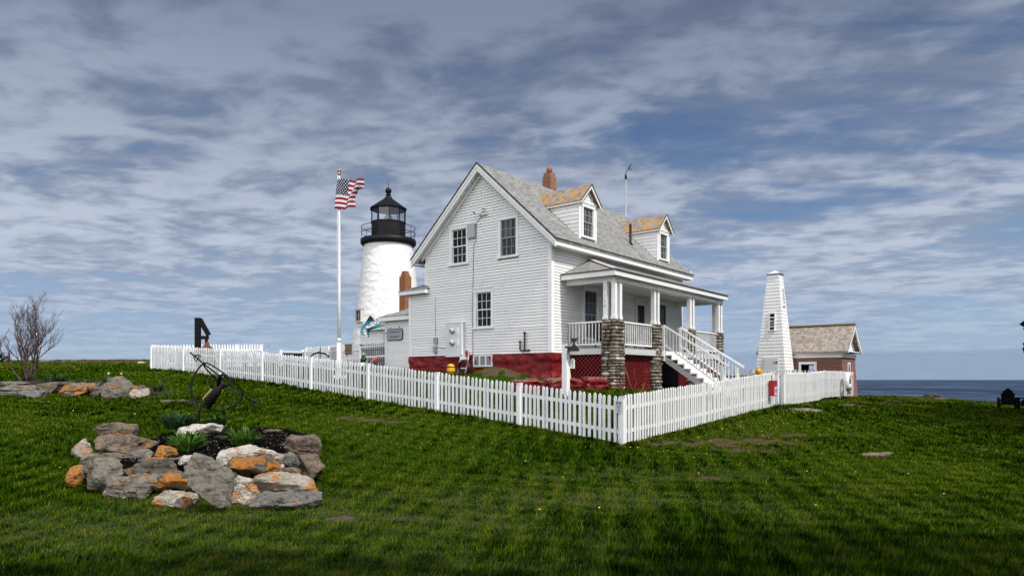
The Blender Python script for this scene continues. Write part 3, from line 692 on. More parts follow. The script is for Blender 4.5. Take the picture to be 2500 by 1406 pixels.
def build_gable_fittings():
    cab = MB(); cab.box((-.22, 4.19, 2.5), (-.016, 5.07, 3.85)); cab.box((-.235, 4.17, 3.85), (-.016, 5.09, 3.87)); cab.box((-.226, 4.40, 2.52), (-.2201, 4.405, 3.84)); cb = cab.build('meter_cabinet', m_paint('cabinet_paint', (.62, .64, .67), dirt=.1), H)
    for z in (3.55, 3.07):
        g = MB(); g.T = frame((-.22, 4.68, z), (0, -1, 0), (0, 0, 1)); g.lathe([(.135, 0), (.135, .03), (.11, .035)], 24); m = g.build('electric_meter', GREYMET, cb)
        g = MB(); g.T = frame((-.22, 4.68, z), (0, -1, 0), (0, 0, 1)); g.lathe([(.105, .03), (.105, .09), (.085, .12), (.03, .13)], 24); g.cm = 1; g.box((-.05, -.02, .125), (.05, .0, .134)); g.box((-.03, -.06, .12), (.03, -.05, .134)); g.cm = 0
        g.build('meter_dial', [m_plain('meter_dial_glass', (.48, .5, .44), .15), BLKP], cb)
        g = MB(); g.box((-.235, 4.36, z-.12), (-.2201, 4.44, z+.12)); g.build('breaker_cover', WHITE2, cb)
    gb = MB(); gb.box((-.12, 3.62, 7.15), (-.016, 4.0, 7.66)); gb.box((-.125, 3.60, 7.66), (-.016, 4.02, 7.68)); gb.build('junction_box', m_plain('box_grey', (.42, .46, .5), .5), H)
    for yc, z, hh in ((5.80, 3.06, .26), (5.83, 2.70, .26)):
        b = MB(); b.box((-.1, yc-.09, z), (-.016, yc+.09, z+hh)); b.build('cable_box', GREYMET, H)
    cbl = MB()
    cbl.tube([(-.03, 3.3, 7.95), (-.03, 3.45, 7.8), (-.03, 3.57, 7.75), (-.03, 3.6, 7.0), (-.03, 3.72, 6.9), (-.03, 3.76, 5.3), (-.045, 3.78, 4.2), (-.03, 3.76, 2.5), (-.09, 3.7, 2.35)], .011, 6)
    cbl.tube([(-.03, 5.85, 5.0), (-.03, 5.83, 3.3)], .008, 6); cbl.tube([(-.06, 5.83, 2.7), (-.07, 5.7, 2.5), (-.1, 5.4, 2.42), (-.07, 5.1, 2.58)], .012, 6); cbl.tube([(-.06, 5.8, 2.95), (-.07, 5.55, 2.9), (-.06, 5.1, 2.88)], .01, 6)
    cbl.build('cable', m_plain('cable_grey', (.2, .2, .2), .6), H)
    # security camera on the gable
    c = MB(); c.T = Matrix.Translation((-.02, 3.17, 8.0)); c.box((-.1, -.16, -.05), (0, .16, .07)); c.tube([(-.1, .1, .02), (-.22, .3, .05)], .05, 10); c.tube([(-.1, -.05, .06), (-.1, -.05, .12)], .09, 12); c.build('security_camera', WHITE2, H)
    c = MB(); c.T = Matrix.Translation((-.02, 3.17, 8.0)); c.tube([(-.1, -.05, .121), (-.1, -.05, .17)], .07, 12); c.build('camera_dome', BLKP, H); c = MB(); c.T = Matrix.Translation((-.02, 3.17, 8.0)); c.box((-.25, .32, .02), (-.21, .36, .08)); c.build('camera_lens', BLKP, H)
    # fuel pipes
    for yc, hh in ((1.34, .28), (1.13, .60)):
        p = MB(); p.tube([(-.02, yc-.16, 2.68), (-.09, yc-.14, 2.66), (-.11, yc-.05, 2.66), (-.11, yc, 2.7), (-.11, yc, 2.7+hh)], .034, 10); p.tube([(-.11, yc, 2.7+hh-.02), (-.11, yc, 2.7+hh+.05)], .045, 10)
        p.build('fuel_pipe', RUST if hh < .4 else BLACK, H)
build_gable_fittings()

def stones_pier(mb, cx, cy, s, z0, z1, rn=None):
    """cobbles laid in courses round a mortar core"""
    z = z0
    while z < z1-.03:
        hh = rng.uniform(.075, .16); hh = min(hh, z1-z)
        if z1-z < .1: hh = z1-z
        for fx, fy in ((-1, 0), (0, -1), (1, 0), (0, 1)):
            a = -s/2-.02
            while a < s/2-.02:
                w = min(rng.uniform(.11, .38), s/2+.03-a); w = max(w, .05); m = a+w/2; o = s/2-.015+rng.uniform(-.02, .025)
                c = (cx+fx*o+(m if fx == 0 else 0), cy+fy*o+(m if fy == 0 else 0), z+hh/2)
                d = (.095 if fx else w/2*1.02, .095 if fy else w/2*1.02, hh/2*1.0)
                stone(mb, c, d); a += w
        z += hh*.97
_ico = None
def ico(sub):
    bm = bmesh.new(); bmesh.ops.create_icosphere(bm, subdivisions=sub, radius=1); v = np.array([x.co[:] for x in bm.verts]); f = [tuple(q.index for q in p.verts) for p in bm.faces]; bm.free(); return v, f
ICO2, ICO4, ICO5 = ico(2), ico(4), ico(5)
def stone(mb, c, d, sq=2.45):
    v, f = ICO2; q = np.abs(v)**sq; r = (q.sum(1))**(-1/sq); p = v*r[:, None]*np.array(d)*(1+.09*np.sin(v*3.1+nr.random(3)*6)); p += np.array(c)
    mb.add([tuple(x) for x in p], f, rng.random(), True)
def m_cobble(name, lich):
    m, t = newmat(name); c = obj_co(t); r = rnd_at(t)
    k = t.ramp(r, [(0, (.075, .066, .053)), (.3, (.165, .142, .108)), (.55, (.26, .222, .165)), (.75, (.13, .13, .112)), (.93, (.36, .33, .27)), (1, (.5, .475, .42))])
    k = t.mix(t.math('MULTIPLY', t.noise(c, 30, 5, .7), .4), k, (.06, .055, .045))
    if lich:
        z = t.n('ShaderNodeSeparateXYZ', {0: c}).outputs[2]
        lm = t.sstep(t.math('ADD', t.noise(c, 7, 5, .7), t.math('MULTIPLY', t.math('SUBTRACT', 1.75, z), .28)), .62, .72)
        k = t.mix(t.math('MULTIPLY', lm, .85), k, (.42, .17, .015))
    out(t, k, .85, t.noise(c, 40, 4), .4, .01, spec=.25); return m
COB, COB_L, MORTAR = m_cobble('cobblestone', 0), m_cobble('lichened_cobblestone', 1), m_plain('dark_mortar', (.06, .052, .042), .95)

PIERS = [(1.10, .53, .95), (4.07, .45, 1.0), (7.27, .44, 1.1), (10.25, .42, 1.2)]; PY = -1.9
DZ = 2.74
def build_porch():
    # roof: hip, eaves rectangle
    xa, xb, yf, ze, zt = .56, 10.6, -2.3, 5.42, 6.24
    ta, tb = 2.55, 8.6
    r = MB(); A, B, Cc, D_ = (xa, -.012, ze), (xa, yf, ze), (xb, yf, ze), (xb, -.012, ze); E_, F_ = (ta, -.012, zt), (tb, -.012, zt); th = Vector((0, 0, .05))
    r.quad(B, Cc, F_, E_); r.build('porch_roof', ROOF, H)
    r2 = MB(); r2.quad(A, B, E_); r2.build('porch_hip_roof', ROOF_S, H); r2 = MB(); r2.quad(Cc, D_, F_); r2.build('porch_hip_roof', ROOF_S, H)
    cap = MB(); cap.bar(Vector(B)+Vector((.04, .04, .03)), Vector(E_)+Vector((0, 0, .02)), .2, .02); cap.build('hip_cap', m_plain('light_hip_cap', (.42, .42, .41), .8), H)
    de = MB(); de.bar((xa-.02, yf-.02, ze-.012), (xb+.02, yf-.02, ze-.012), .05, .03); de.bar((xa-.02, yf+.006, ze-.012), (xa-.02, -.02, ze-.012), .05, .03); de.build('porch_drip_edge', EDGE, H)
    f = MB(); f.box((xa, yf, ze-.21), (xb, yf+.04, ze-.03)); f.box((xa, yf+.041, ze-.21), (xa+.04, -.02, ze-.03)); f.box((xb-.04, yf+.041, ze-.21), (xb, -.02, ze-.03)); f.build('porch_fascia', WPEEL, H)
    s = MB(); s.box((xa+.041, yf+.041, ze-.2), (xb-.041, -.02, ze-.17)); s.build('porch_ceiling', m_paint('ceiling_paint', (.62, .63, .60), dirt=.2), H)
    b = MB(); b.box((.86, -2.12, 5.04), (10.45, -1.75, 5.219)); b.box((.86, -1.749, 5.04), (1.12, -.02, 5.219)); b.box((10.2, -1.749, 5.04), (10.45, -.02, 5.219)); b.box((.84, -2.14, 5.035), (10.47, -2.121, 5.075)); b.build('porch_beam', WHITE2, H)
    # piers and columns
    for i, (cx, s_, zb) in enumerate(PIERS):
        core = MB(); core.box((cx-s_/2+.05, PY-s_/2+.05, zb-.3), (cx+s_/2-.05, PY+s_/2-.05, 3.70), .5); P = core.build('stone_pier', MORTAR, H)
        st = MB(); stones_pier(st, cx, PY, s_, zb-.2, 3.70); st.build('cobble_facing', COB_L if i == 0 else COB, P)
        cp = MB(); cp.box((cx-s_/2+.02, PY-s_/2+.02, 3.68), (cx+s_/2-.02, PY+s_/2-.02, 3.72)); cp.build('pier_cap', MORTAR, P)
        w = .075
        if i == 0: spots = [(cx-.19, PY+.17), (cx-.17, PY-.15), (cx+.17, PY-.15)]
        elif i == 3: spots = [(cx-.15, PY-.13), (cx+.13, PY-.13), (cx+.13, PY+.15)]
        else: spots = [(cx-.15, PY-.12), (cx+.13, PY-.12)]
        for (px, py) in spots:
            c = MB(); c.box((px-w, py-w, 3.72), (px+w, py+w, 5.04)); c.box((px-w-.018, py-w-.018, 3.72), (px+w+.018, py+w+.018, 3.83)); c.build('column', WHITE2, H)
    # deck
    d = MB(); d.box((.9, -2.14, DZ-.05), (10.4, -.03, DZ)); d.build('porch_deck', m_plain('grey_deck_boards', (.2, .21, .215), .7), H)
    d = MB(); d.box((.9, -2.16, DZ-.24), (10.4, -2.141, DZ-.035)); d.box((.88, -2.14, DZ-.24), (.899, -.04, DZ-.035)); d.build('deck_skirt', m_paint('skirt_paint', (.55, .56, .56), dirt=.5), H)
    # railings
    def rail(p, q, n, ztop=3.66, zlow=2.86):
        m = MB(); p, q = Vector((*p, 0)), Vector((*q, 0)); z = Vector((0, 0, 1))
        m.bar(p+z*ztop, q+z*ztop, .09, .055); m.bar(p+z*zlow, q+z*zlow, .06, .05)
        for k in range(n):
            c = p+(q-p)*((k+.5)/n); m.bar(c+z*(zlow+.025), c+z*(ztop-.0275), .032, .032, up=(1, 0, 0))
        m.build('porch_railing', WHITE2, H)
    rail((1.0, -.05), (1.0, -1.6), 11); rail((1.40, -2.0), (3.84, -2.0), 15); rail((4.31, -2.0), (4.54, -2.0), 1); rail((6.1, -2.0), (7.03, -2.0), 5); rail((7.51, -2.0), (10.02, -2.0), 17); rail((10.3, -1.65), (10.3, -.05), 9)
    # lattice skirts
    def lattice(name, x0, x1, z0, z1, y, gap=.17, drop=0.0):
        m = MB(); hw = x1-x0; n = int((hw+(z1-z0))/gap)+2
        for dd, sg in ((0, 1), (.012, -1)):
            for k in range(n):
                a = k*gap-(z1-z0) if sg > 0 else k*gap
                # strip from (a, z0) rising at 45 degrees
                t0, t1 = 0.0, z1-z0
                xx0, xx1 = (a, a+t1) if sg > 0 else (a, a-t1)
                lo, hi = 0.0, hw; dx = xx1-xx0
                ts = sorted(((lo-xx0)/dx, (hi-xx0)/dx)); pa, pb = max(0, ts[0]), min(1, ts[1])
                if pb-pa < .05: continue
                m.bar((x0+xx0+dx*pa, y-dd, z0+t1*pa), (x0+xx0+dx*pb, y-dd, z0+t1*pb), .010, .031, up=(-1 if sg > 0 else 1, 0, 1))
        return m
    lattice('l', 1.40, 3.84, 1.1, DZ-.25, -1.95).build('lattice_panel', REDW, H)
    lattice('l', 4.31, 4.52, 1.1, DZ-.25, -1.95).build('lattice_panel', REDW, H)
    lattice('l', 6.2, 7.03, 1.2, DZ-.25, -1.95).build('lattice_panel', REDW, H)
    lattice('l', 7.51, 10.02, 1.2, DZ-.25, -1.95).build('lattice_panel', REDW, H)
    lt = lattice('l', -1.55, -.05, 1.55, DZ-.26, 0.0)          # side panel, along y, at x = 1
    lt.v = [(1.0-p[1]*-1, p[0], p[2]) for p in lt.v]; lt.build('lattice_panel', m_plain('side_red_lattice_paint', (.23, .012, .016), .6, 0, .35), H)  # same red paint as the front panels
    # stair
    x0, x1, n, rise, run, ys = 4.60, 6.04, 10, .178, .26, -2.17
    st = MB()
    for k in range(n):
        z = DZ-rise*k; y = ys-run*k
        if k: st.box((x0-.03, y-.0, z-.045), (x1+.03, y+run+.03, z))
        st.box((x0+.0, y-.012 if k else y-.01, z-rise+.0), (x1-.0, y+.012, z-.045))
    S = st.build('staircase', WHITE2, H)
    for xx in (x0+.01, x1-.06):
        sg = MB(); sg.prism([(xx, ys, DZ-.22), (xx, ys-run*n, DZ-rise*n-.22), (xx, ys-run*n, DZ-rise*n-.42), (xx, ys, DZ-.48)], (.05, 0, 0)); sg.build('stringer', m_paint('stringer_paint', (.45, .45, .45), dirt=.5), S)
    for xx in (x0-.02, x1+.02):
        hr = MB(); y1 = ys-run*9.0; z1 = DZ-rise*9
        hr.bar((xx, ys+.05, DZ+.96), (xx, y1-.25, z1+.92), .07, .06); hr.bar((xx, ys, DZ+.20), (xx, y1, z1+.17), .045, .06)
        for k in range(17):
            t_ = (k+.6)/17.2; yy = ys+(y1-ys)*t_; zz = DZ+(z1-DZ)*t_
            hr.bar((xx, yy, zz+.2), (xx, yy, zz+.93), .034, .034, up=(1, 0, 0))
        hr.box((xx-.05, ys+.0, DZ-.42), (xx+.05, ys+.10, DZ+.97)); hr.box((xx-.045, y1-.05, z1-.4), (xx+.045, y1+.04, z1+.93)); hr.build('handrail', WHITE2, S)
    # under the porch roof: windows, door, pilaster
    window(H, front_matrix(2.62, 3.12), 1.12, 2.02, .12, pane_mat=GLASS_S, lab='tall dark porch window', dark_sash=True)
    window(H, front_matrix(8.62, 3.12), 1.05, 2.0, .12, dark_sash=True)
    dr = MB(); dr.T = front_matrix(6.62, DZ); dr.box((-.55, 0, -.01), (-.42, 2.2, .04)); dr.box((.42, 0, -.01), (.55, 2.2, .04)); dr.box((-.6, 2.2, -.01), (.6, 2.34, .05)); dr.box((-.419, .001, -.005), (.419, 2.199, .03)); D_ = dr.build('front_door', m_paint('door_paint', (.62, .62, .58), dirt=.3), H)
    gp = MB(); gp.T = front_matrix(6.62, DZ); gp.box((-.30, .55, .025), (.28, 2.05, .04)); gp.build('door_glass', GLASS, D_)
    hd = MB(); hd.T = front_matrix(6.62, DZ); hd.tube([(.36, 1.02, .03), (.36, 1.02, .09)], .03, 10); hd.build('handle', BLACK, D_)
    pl = MB(); pl.box((4.35, -.035, DZ), (4.62, -.001, 5.2)); pl.build('pilaster', WHITE2, H)
    # house number down the first column
    nb = MB()
    for ch, z in (('3', 4.80), ('1', 4.52), ('3', 4.36), ('8', 4.19)): text(nb, ch, .16, frame((.833, PY+.17, z), (0, -1, 0), (0, 0, 1)), .0)
    nb.build('house_number', m_plain('grey_numerals', (.22, .23, .24), .5, .3), H)
build_porch()

# ------------------------------------------------------------------ museum wing, lighthouse
def build_wing():
    G = thing('museum_wing', 'low white clapboard wing with brick chimney between house and lighthouse', 'building', W(1, 7.45, 2.0), TH)
    o = lambda x, y, z: (x-1, y-7.45, z-2.0)
    wz, ez = 2.0, 4.42
    m = MB(); m.T = Matrix.Translation((-1, -7.45, -2.0))
    m.box((1.012, 7.46, wz), (6.5, 10.08, ez)); m.box((2.35, 10.081, wz), (6.5, 13.6, 4.25))
    siding(m, frame((1, 0, 0), (0, -1, 0), (0, 0, 1)), 2.15, ez, .115, lambda z: -10.1, lambda z: -7.46, .014)
    siding(m, frame((0, 10.09, 0), (-1, 0, 0), (0, 0, 1)), 2.15, ez, .115, lambda z: -6.5, lambda z: -1.0, .014)
    siding(m, frame((2.34, 0, 0), (0, -1, 0), (0, 0, 1)), 2.15, 4.25, .115, lambda z: -13.6, lambda z: -10.1, .014)
    m.build('wall', WHITE, G)
    m = MB(); m.T = Matrix.Translation((-1, -7.45, -2.0)); m.box((.965, 9.97, 2.1), (.999, 10.12, ez)); m.box((.97, 10.121, 2.1), (1.12, 10.14, ez)); m.build('corner_board', WHITE2, G)
    r = MB(); r.T = Matrix.Translation((-1, -7.45, -2.0)); zr = 5.25; e0 = ez+.03
    A, B, Cc, D_ = (.72, 7.46, e0), (.72, 10.38, e0), (6.8, 10.38, e0), (6.8, 7.46, e0); E_, F_ = (3.0, 8.9, zr), (5.4, 8.9, zr); K = (2.2, 7.46, 5.0)
    r.quad(A, B, E_); r.quad(B, Cc, F_, E_); r.quad(Cc, D_, F_); r.quad(A, E_, F_, D_)
    r.quad((2.05, 10.2, 4.2), (2.05, 13.7, 4.2), (4.2, 13.7, 5.05), (4.2, 9.2, 5.05), (2.6, 9.4, 4.42)); r.quad((4.2, 9.2, 5.05), (4.2, 13.7, 5.05), (6.6, 13.7, 4.2), (6.6, 9.2, 4.2)); r.build('roof', ROOF, G)
    f = MB(); f.T = Matrix.Translation((-1, -7.45, -2.0)); f.box((.74, 7.47, ez-.16), (.78, 10.36, ez+.015)); f.box((.781, 10.32, ez-.16), (2.3, 10.36, ez+.015)); f.box((.781, 7.48, ez-.11), (.985, 10.3, ez-.08)); f.box((2.07, 10.4, 4.04), (2.11, 13.6, 4.185)); f.build('fascia', WHITE2, G)
    c = MB(); c.T = Matrix.Translation((-1, -7.45, -2.0))
    for hw, a, b in ((.20, 4.5, 6.42), (.15, 6.42, 6.54), (.12, 6.54, 6.66)): c.box((1.95-hw, 9.82-hw, a), (1.95+hw, 9.82+hw, b), .5)
    ch = c.build('chimney', BRICK2, G); fl = MB(); fl.T = Matrix.Translation((-1, -7.45, -2.0)); fl.prism([(1.70, 10.06, 4.70), (1.70, 9.58, 4.78), (2.2, 9.58, 4.98), (2.2, 10.06, 4.86)], (0, 0, .06)); fl.build('flashing', GREYMET, ch)
    # boarded window at the right, grey door in the recess
    w = MB(); w.T = Matrix.Translation((-1, -7.45, -2.0)) @ frame((1, 7.92, 2.95), (0, -1, 0), (0, 0, 1)); w.box((-.42, 0, -.01), (-.27, 1.35, .04)); w.box((-.269, 0, -.01), (.4, .1, .04)); w.box((-.269, 1.25, -.01), (.4, 1.35, .04)); wn = w.build('window', WHITE2, G)
    p = MB(); p.T = Matrix.Translation((-1, -7.45, -2.0)) @ frame((1, 7.92, 2.95), (0, -1, 0), (0, 0, 1)); p.box((-.26, .1, 0), (.4, 1.25, .02)); p.build('pane', GLASS, wn)
    d = MB(); d.T = Matrix.Translation((-1, -7.45, -2.0)) @ frame((2.33, 11.3, 2.15), (0, -1, 0), (0, 0, 1)); d.box((-.45, 0, -.01), (.45, 1.95, .05)); d.build('door', m_paint('grey_door_paint', (.42, .43, .46), dirt=.2), G)
build_wing()

LX, LY = -7.10, 40.0
def build_lighthouse():
    zb = 2.0
    T = thing('lighthouse', 'white rubble stone lighthouse tower with black iron lantern', 'lighthouse', (LX, LY, zb), 0)
    # tower: lathe roughened like painted rubble
    n, rows = 150, 120; V = []; zt = 9.56
    for j in range(rows+1):
        f = j/rows; z = f*(zt-zb); zz = z+zb; r = 2.13+(1.345-2.13)*((zz-2.6)/(zt-2.6))
        if zz < 4.28: r += .05
        for k in range(n):
            a = 2*math.pi*k/n; p = Vector((math.cos(a)*r*1.6, math.sin(a)*r*1.6, zz*2.2))
            cell = noise.cell_vector(Vector((a*r*1.9, zz*3.1+.3*math.sin(a*9), 1.0))).x
            q = .011*noise.fractal(p*1.6, .9, 2.0, 4)+.010*(cell-.5)+.008*noise.noise(p*.5)
            if zz > 9.2: q *= .3
            V.append(((r+q)*math.cos(a), (r+q)*math.sin(a), z))
    F = [(i*n+k, i*n+(k+1) % n, (i+1)*n+(k+1) % n, (i+1)*n+k) for i in range(rows) for k in range(n)]
    m, t = newmat('whitewashed_rubble_stone'); c = obj_co(t)
    st = t.math('MULTIPLY', t.sstep(t.noise(t.mapping(c, scale=(1, 1, .6)), 1.1, 5, .65), .62, .76), .55)
    k = t.mix(st, (.70, .70, .69), (.56, .48, .38))
    k = t.mix(t.math('MULTIPLY', t.sstep(t.noise(c, .9, 6, .7), .66, .73), .8), k, (.52, .3, .10))
    k = t.mix(t.math('MULTIPLY', t.sstep(t.noise(c, 6, 6, .7), .6, .8), .35), k, (.45, .44, .42))
    out(t, k, .75, t.math('ADD', t.noise(c, 5, 5, .6), t.math('MULTIPLY', t.n('ShaderNodeTexVoronoi', {'Vector': t.mapping(c, scale=(1, 1, 1.8)), 'Scale': 2.4}, feature='SMOOTH_F1').outputs[0], .9)), .8, .05)
    mb = MB(); mb.add(V, F, .5, True); mb.build('tower', m, T)
    z = lambda v: v-zb
    g = MB(); g.lathe([(1.36, z(9.22)), (1.50, z(9.26)), (1.58, z(9.36)), (1.58, z(9.56)), (1.54, z(9.60)), (.9, z(9.62))], 48); g.build('gallery', BLACK, T)
    w = MB(); a0 = math.radians(-90-23.4); w.lathe([(1.0, z(9.6)), (1.0, z(10.52)), (1.03, z(10.53)), (1.03, z(10.58)), (.9, z(10.58))], 10, a0=a0, smooth=False); w.build('lantern_wall', BLACK, T)
    mu = MB()
    for k in range(10):
        a = a0+2*math.pi*k/10; x, y = .985*math.cos(a), .985*math.sin(a); mu.bar((x, y, z(10.57)), (x, y, z(11.36)), .045, .045, up=(math.cos(a), math.sin(a), 0))
    mu.build('mullion', BLACK, T)
    gl, t = newmat('lantern_glass'); tr = t.n('ShaderNodeBsdfTransparent', {0: (.9, .94, .95, 1)}); gs = t.n('ShaderNodeBsdfGlossy', {'Roughness': .03}); mx = t.n('ShaderNodeMixShader', {0: .10, 1: tr.outputs[0], 2: gs.outputs[0]}); t.n('ShaderNodeOutputMaterial', {0: mx.outputs[0]})
    p = MB()
    for k in range(10):
        a, b = a0+2*math.pi*k/10, a0+2*math.pi*(k+1)/10; q = .975
        p.quad((q*math.cos(a), q*math.sin(a), z(10.58)), (q*math.cos(b), q*math.sin(b), z(10.58)), (q*math.cos(b), q*math.sin(b), z(11.34)), (q*math.cos(a), q*math.sin(a), z(11.34)))
    p.build('lantern_pane', gl, T)
    ce = MB(); ce.lathe([(.0, z(11.72)), (.9, z(11.36))], 20, smooth=False); ce.build('lantern_ceiling', m_plain('grey_ceiling', (.36, .38, .37), .8), T)
    r = MB(); r.lathe([(.98, z(11.30)), (1.06, z(11.30)), (1.085, z(11.36)), (.22, z(11.98)), (.21, z(12.06)), (.12, z(12.09)), (.12, z(12.14)), (.17, z(12.17)), (.17, z(12.2)), (.09, z(12.23)), (.09, z(12.28))], 10, a0=a0, smooth=False); rf = r.build('lantern_roof', BLACK, T)
    b = MB(); b.ball((0, 0, z(12.42)), (.185, .185, .18)); b.build('ball_vent', BLACK, rf)
    l = MB(); l.tube([(0, 0, z(12.58)), (0, 0, z(13.08))], [.018, .006], 6); l.build('lightning_rod', BLACK, rf)
    # handrail rings and posts
    ra = MB(); q = 1.53
    for zz in (10.28, 9.95):
        pts = [(q*math.cos(2*math.pi*k/48), q*math.sin(2*math.pi*k/48), z(zz)) for k in range(49)]; ra.tube(pts, .018, 6, cap=False)
    for k in range(8):
        a = .35+2*math.pi*k/8; x, y = q*math.cos(a), q*math.sin(a); ra.tube([(x, y, z(9.58)), (x, y, z(10.28))], .016, 6)
    ra.build('gallery_railing', BLACK, T)
    # lens
    le, t = newmat('fresnel_lens_glass'); c = obj_co(t); out(t, t.ramp(t.noise(t.mapping(c, scale=(6, 6, 30)), 3, 4), [(.4, (.10, .14, .14)), (.6, (.42, .48, .48))]), .1, spec=.8)
    lm = MB(); lm.lathe([(.16, z(10.3)), (.22, z(10.62)), (.25, z(10.75)), (.22, z(10.88)), (.17, z(11.0)), (.1, z(11.1))], 20, smooth=False); lm.build('lens', le, T)
    # window low on the left
    a = math.radians(-90-46); dx, dy = math.cos(a), math.sin(a); M = frame((1.90*dx, 1.90*dy, z(4.85)), (-dy, dx, 0), (0, 0, 1))
    wm = MB(); wm.T = M; wm.box((-.34, -.08, -.15), (.34, 0, .14)); wm.box((-.30, 0, -.1), (-.22, .66, .11)); wm.box((.22, 0, -.1), (.30, .66, .11)); wm.box((-.30, .58, -.1), (.30, .68, .11)); wm.box((-.012, 0, .03), (.012, .6, .07)); wm.box((-.22, .29, .03), (.22, .31, .07))
    wi = wm.build('window', m_paint('tower_window_frame', (.5, .5, .48), dirt=.4), T); pn = MB(); pn.T = M; pn.box((-.22, 0, -.1), (.22, .6, .04)); pn.build('pane', GLASS, wi)
build_lighthouse()

# ------------------------------------------------------------------ flagpole, national flag, open flag, wall sign
FPX, FPY = -6.45, 26.0
def cloth_text_pts(vs, fs, fn):
    return [fn(v) for v in vs], fs
def build_flags():
    z0 = 1.62
    P = thing('flagpole', 'tall white flagpole with gold ball in front of the lighthouse', 'flagpole', (FPX, FPY, z0), 0)
    m = MB(); m.lathe([(.058, .9), (.05, 3.5), (.036, 7.55), (.036, 7.6)], 14); m.build('pole', WHITE2, P)
    m = MB(); m.box((-.075, -.075, -.2), (.075, .075, 1.35)); m.box((-.25, -.05, .02), (.25, .05, .14)); m.tube([(0, 0, 1.4), (0, 0, 1.5)], .07, 10); m.build('base_post', WFENCE, P)
    m = MB(); m.ball((0, 0, 7.76), (.066, .066, .066)); m.tube([(0, 0, 7.58), (0, 0, 7.72)], .045, 10); m.build('gold_ball', GOLD, P)
    m = MB(); m.tube([(-.05, -.03, 7.6), (-.07, -.05, 5.0), (-.06, -.05, 1.4)], .006, 5); m.build('halyard', WHITE2, P)
    # flag: hoist 1.12 m, blown to the right with folds; far fly end curls back
    t_, nt = newmat('stars_and_stripes_cloth'); uv = uv_co(nt); s = nt.n('ShaderNodeSeparateXYZ', {0: uv}); u, v = s.outputs[0], s.outputs[1]
    stripe = nt.math('GREATER_THAN', nt.math('MODULO', nt.math('FLOOR', nt.math('MULTIPLY', v, 13)), 2), .5)
    col = nt.mix(stripe, (.30, .006, .022), (.72, .72, .75))
    un = nt.math('MULTIPLY', nt.math('LESS_THAN', u, .40), nt.math('LESS_THAN', v, 7/13))
    su, sv = nt.math('MULTIPLY', u, 11/.40), nt.math('MULTIPLY', v, 9*13/7)      # staggered star rows
    cu, cv = nt.math('SUBTRACT', nt.math('FRACT', su), .5), nt.math('SUBTRACT', nt.math('FRACT', sv), .5)
    par = nt.math('LESS_THAN', nt.math('MODULO', nt.math('ADD', nt.math('FLOOR', su), nt.math('FLOOR', sv)), 2), .5)
    dist = nt.math('SQRT', nt.math('ADD', nt.math('MULTIPLY', cu, cu), nt.math('MULTIPLY', cv, cv)))
    star = nt.math('MULTIPLY', par, nt.math('LESS_THAN', dist, .40))
    col = nt.mix(un, col, nt.mix(star, (.006, .010, .038), (.66, .66, .70)))
    d = nt.n('ShaderNodeBsdfPrincipled', {'Base Color': col, 'Roughness': .7, 'Specular IOR Level': .2}); tr = nt.n('ShaderNodeBsdfTranslucent', {'Color': col}); mx = nt.n('ShaderNodeMixShader', {0: .25, 1: d.outputs[0], 2: tr.outputs[0]}); nt.n('ShaderNodeOutputMaterial', {0: mx.outputs[0]})
    nu, nv = 70, 44; V, UV = [], []
    for j in range(nv+1):
        for i in range(nu+1):
            s_, q = i/nu, j/nv
            wid = .98-.16*q+.05*math.sin(q*7)
            xx = -.09*q+wid*(s_-.035*math.sin(s_*9+q*2))
            if s_ > .84 and q > .36: xx -= (s_-.84)*.9                            # fly end turned back
            zz = -1.10*q+.05*math.sin(s_*7.5+q*1.5)*s_-.05*s_*(1-q)+.04*s_
            yy = -.09-.10*math.sin(s_*9.0+q*2.2)*min(1, s_*3)-.05*math.sin(s_*17+q*4)*s_+(.25*(s_-.8) if s_ > .8 else 0)
            V.append((xx, yy, zz)); UV.append((s_, q))
    F = [(j*(nu+1)+i, (j+1)*(nu+1)+i, (j+1)*(nu+1)+i+1, j*(nu+1)+i+1) for j in range(nv) for i in range(nu)]
    me = bpy.data.meshes.new('flag'); me.from_pydata(V, [], F); me.update(); me.materials.append(t_)
    l = me.uv_layers.new(name='UVMap'); vi = np.empty(len(me.loops), int); me.loops.foreach_get('vertex_index', vi); l.data.foreach_set('uv', np.array(UV)[vi].ravel()); me.polygons.foreach_set('use_smooth', [True]*len(F))
    o = bpy.data.objects.new('flag', me); C.objects.link(o); o.location = (FPX-.04, FPY, 9.04)
    sol = o.modifiers.new('thickness', 'SOLIDIFY'); sol.thickness = .004
    tag(o, 'red white and blue star spangled flag flying from the tall pole', 'flag')
    # OPEN flag on a slanted staff from the wing's corner, seen from behind so the letters run backwards
    b = Vector((-5.79, 32.02, 3.70)); e = Vector((-6.36, 31.0, 4.53)); 
    G = thing('open_flag', 'teal and white OPEN flag on a slanted staff by the museum sign', 'flag', b, 0)
    m = MB(); m.tube([(0, 0, 0), e-b], .014, 8); m.tube([(0, 0, 0), (e-b)*.14], .02, 8); m.tube([(.05, .08, -.08), (0, 0, 0)], .02, 6); m.build('staff', WHITE2, G)
    top = [(385, 270), (290, 400), (180, 590), (250, 705)]; low = [(600, 490), (480, 540), (345, 590), (335, 735)]
    org = Vector((-6.36, 31.0, 4.53)); k = .002075
    def cat(P, t): 
        n = len(P)-1; x = t*n; i = min(int(x), n-1); f = x-i; g = lambda q: Vector((P[max(0, min(n, q))]))
        a, b_, c_, d_ = g(i-1), g(i), g(i+1), g(i+2)
        return .5*((2*b_)+(c_-a)*f+(2*a-5*b_+4*c_-d_)*f*f+(3*b_-a-3*c_+d_)*f**3)
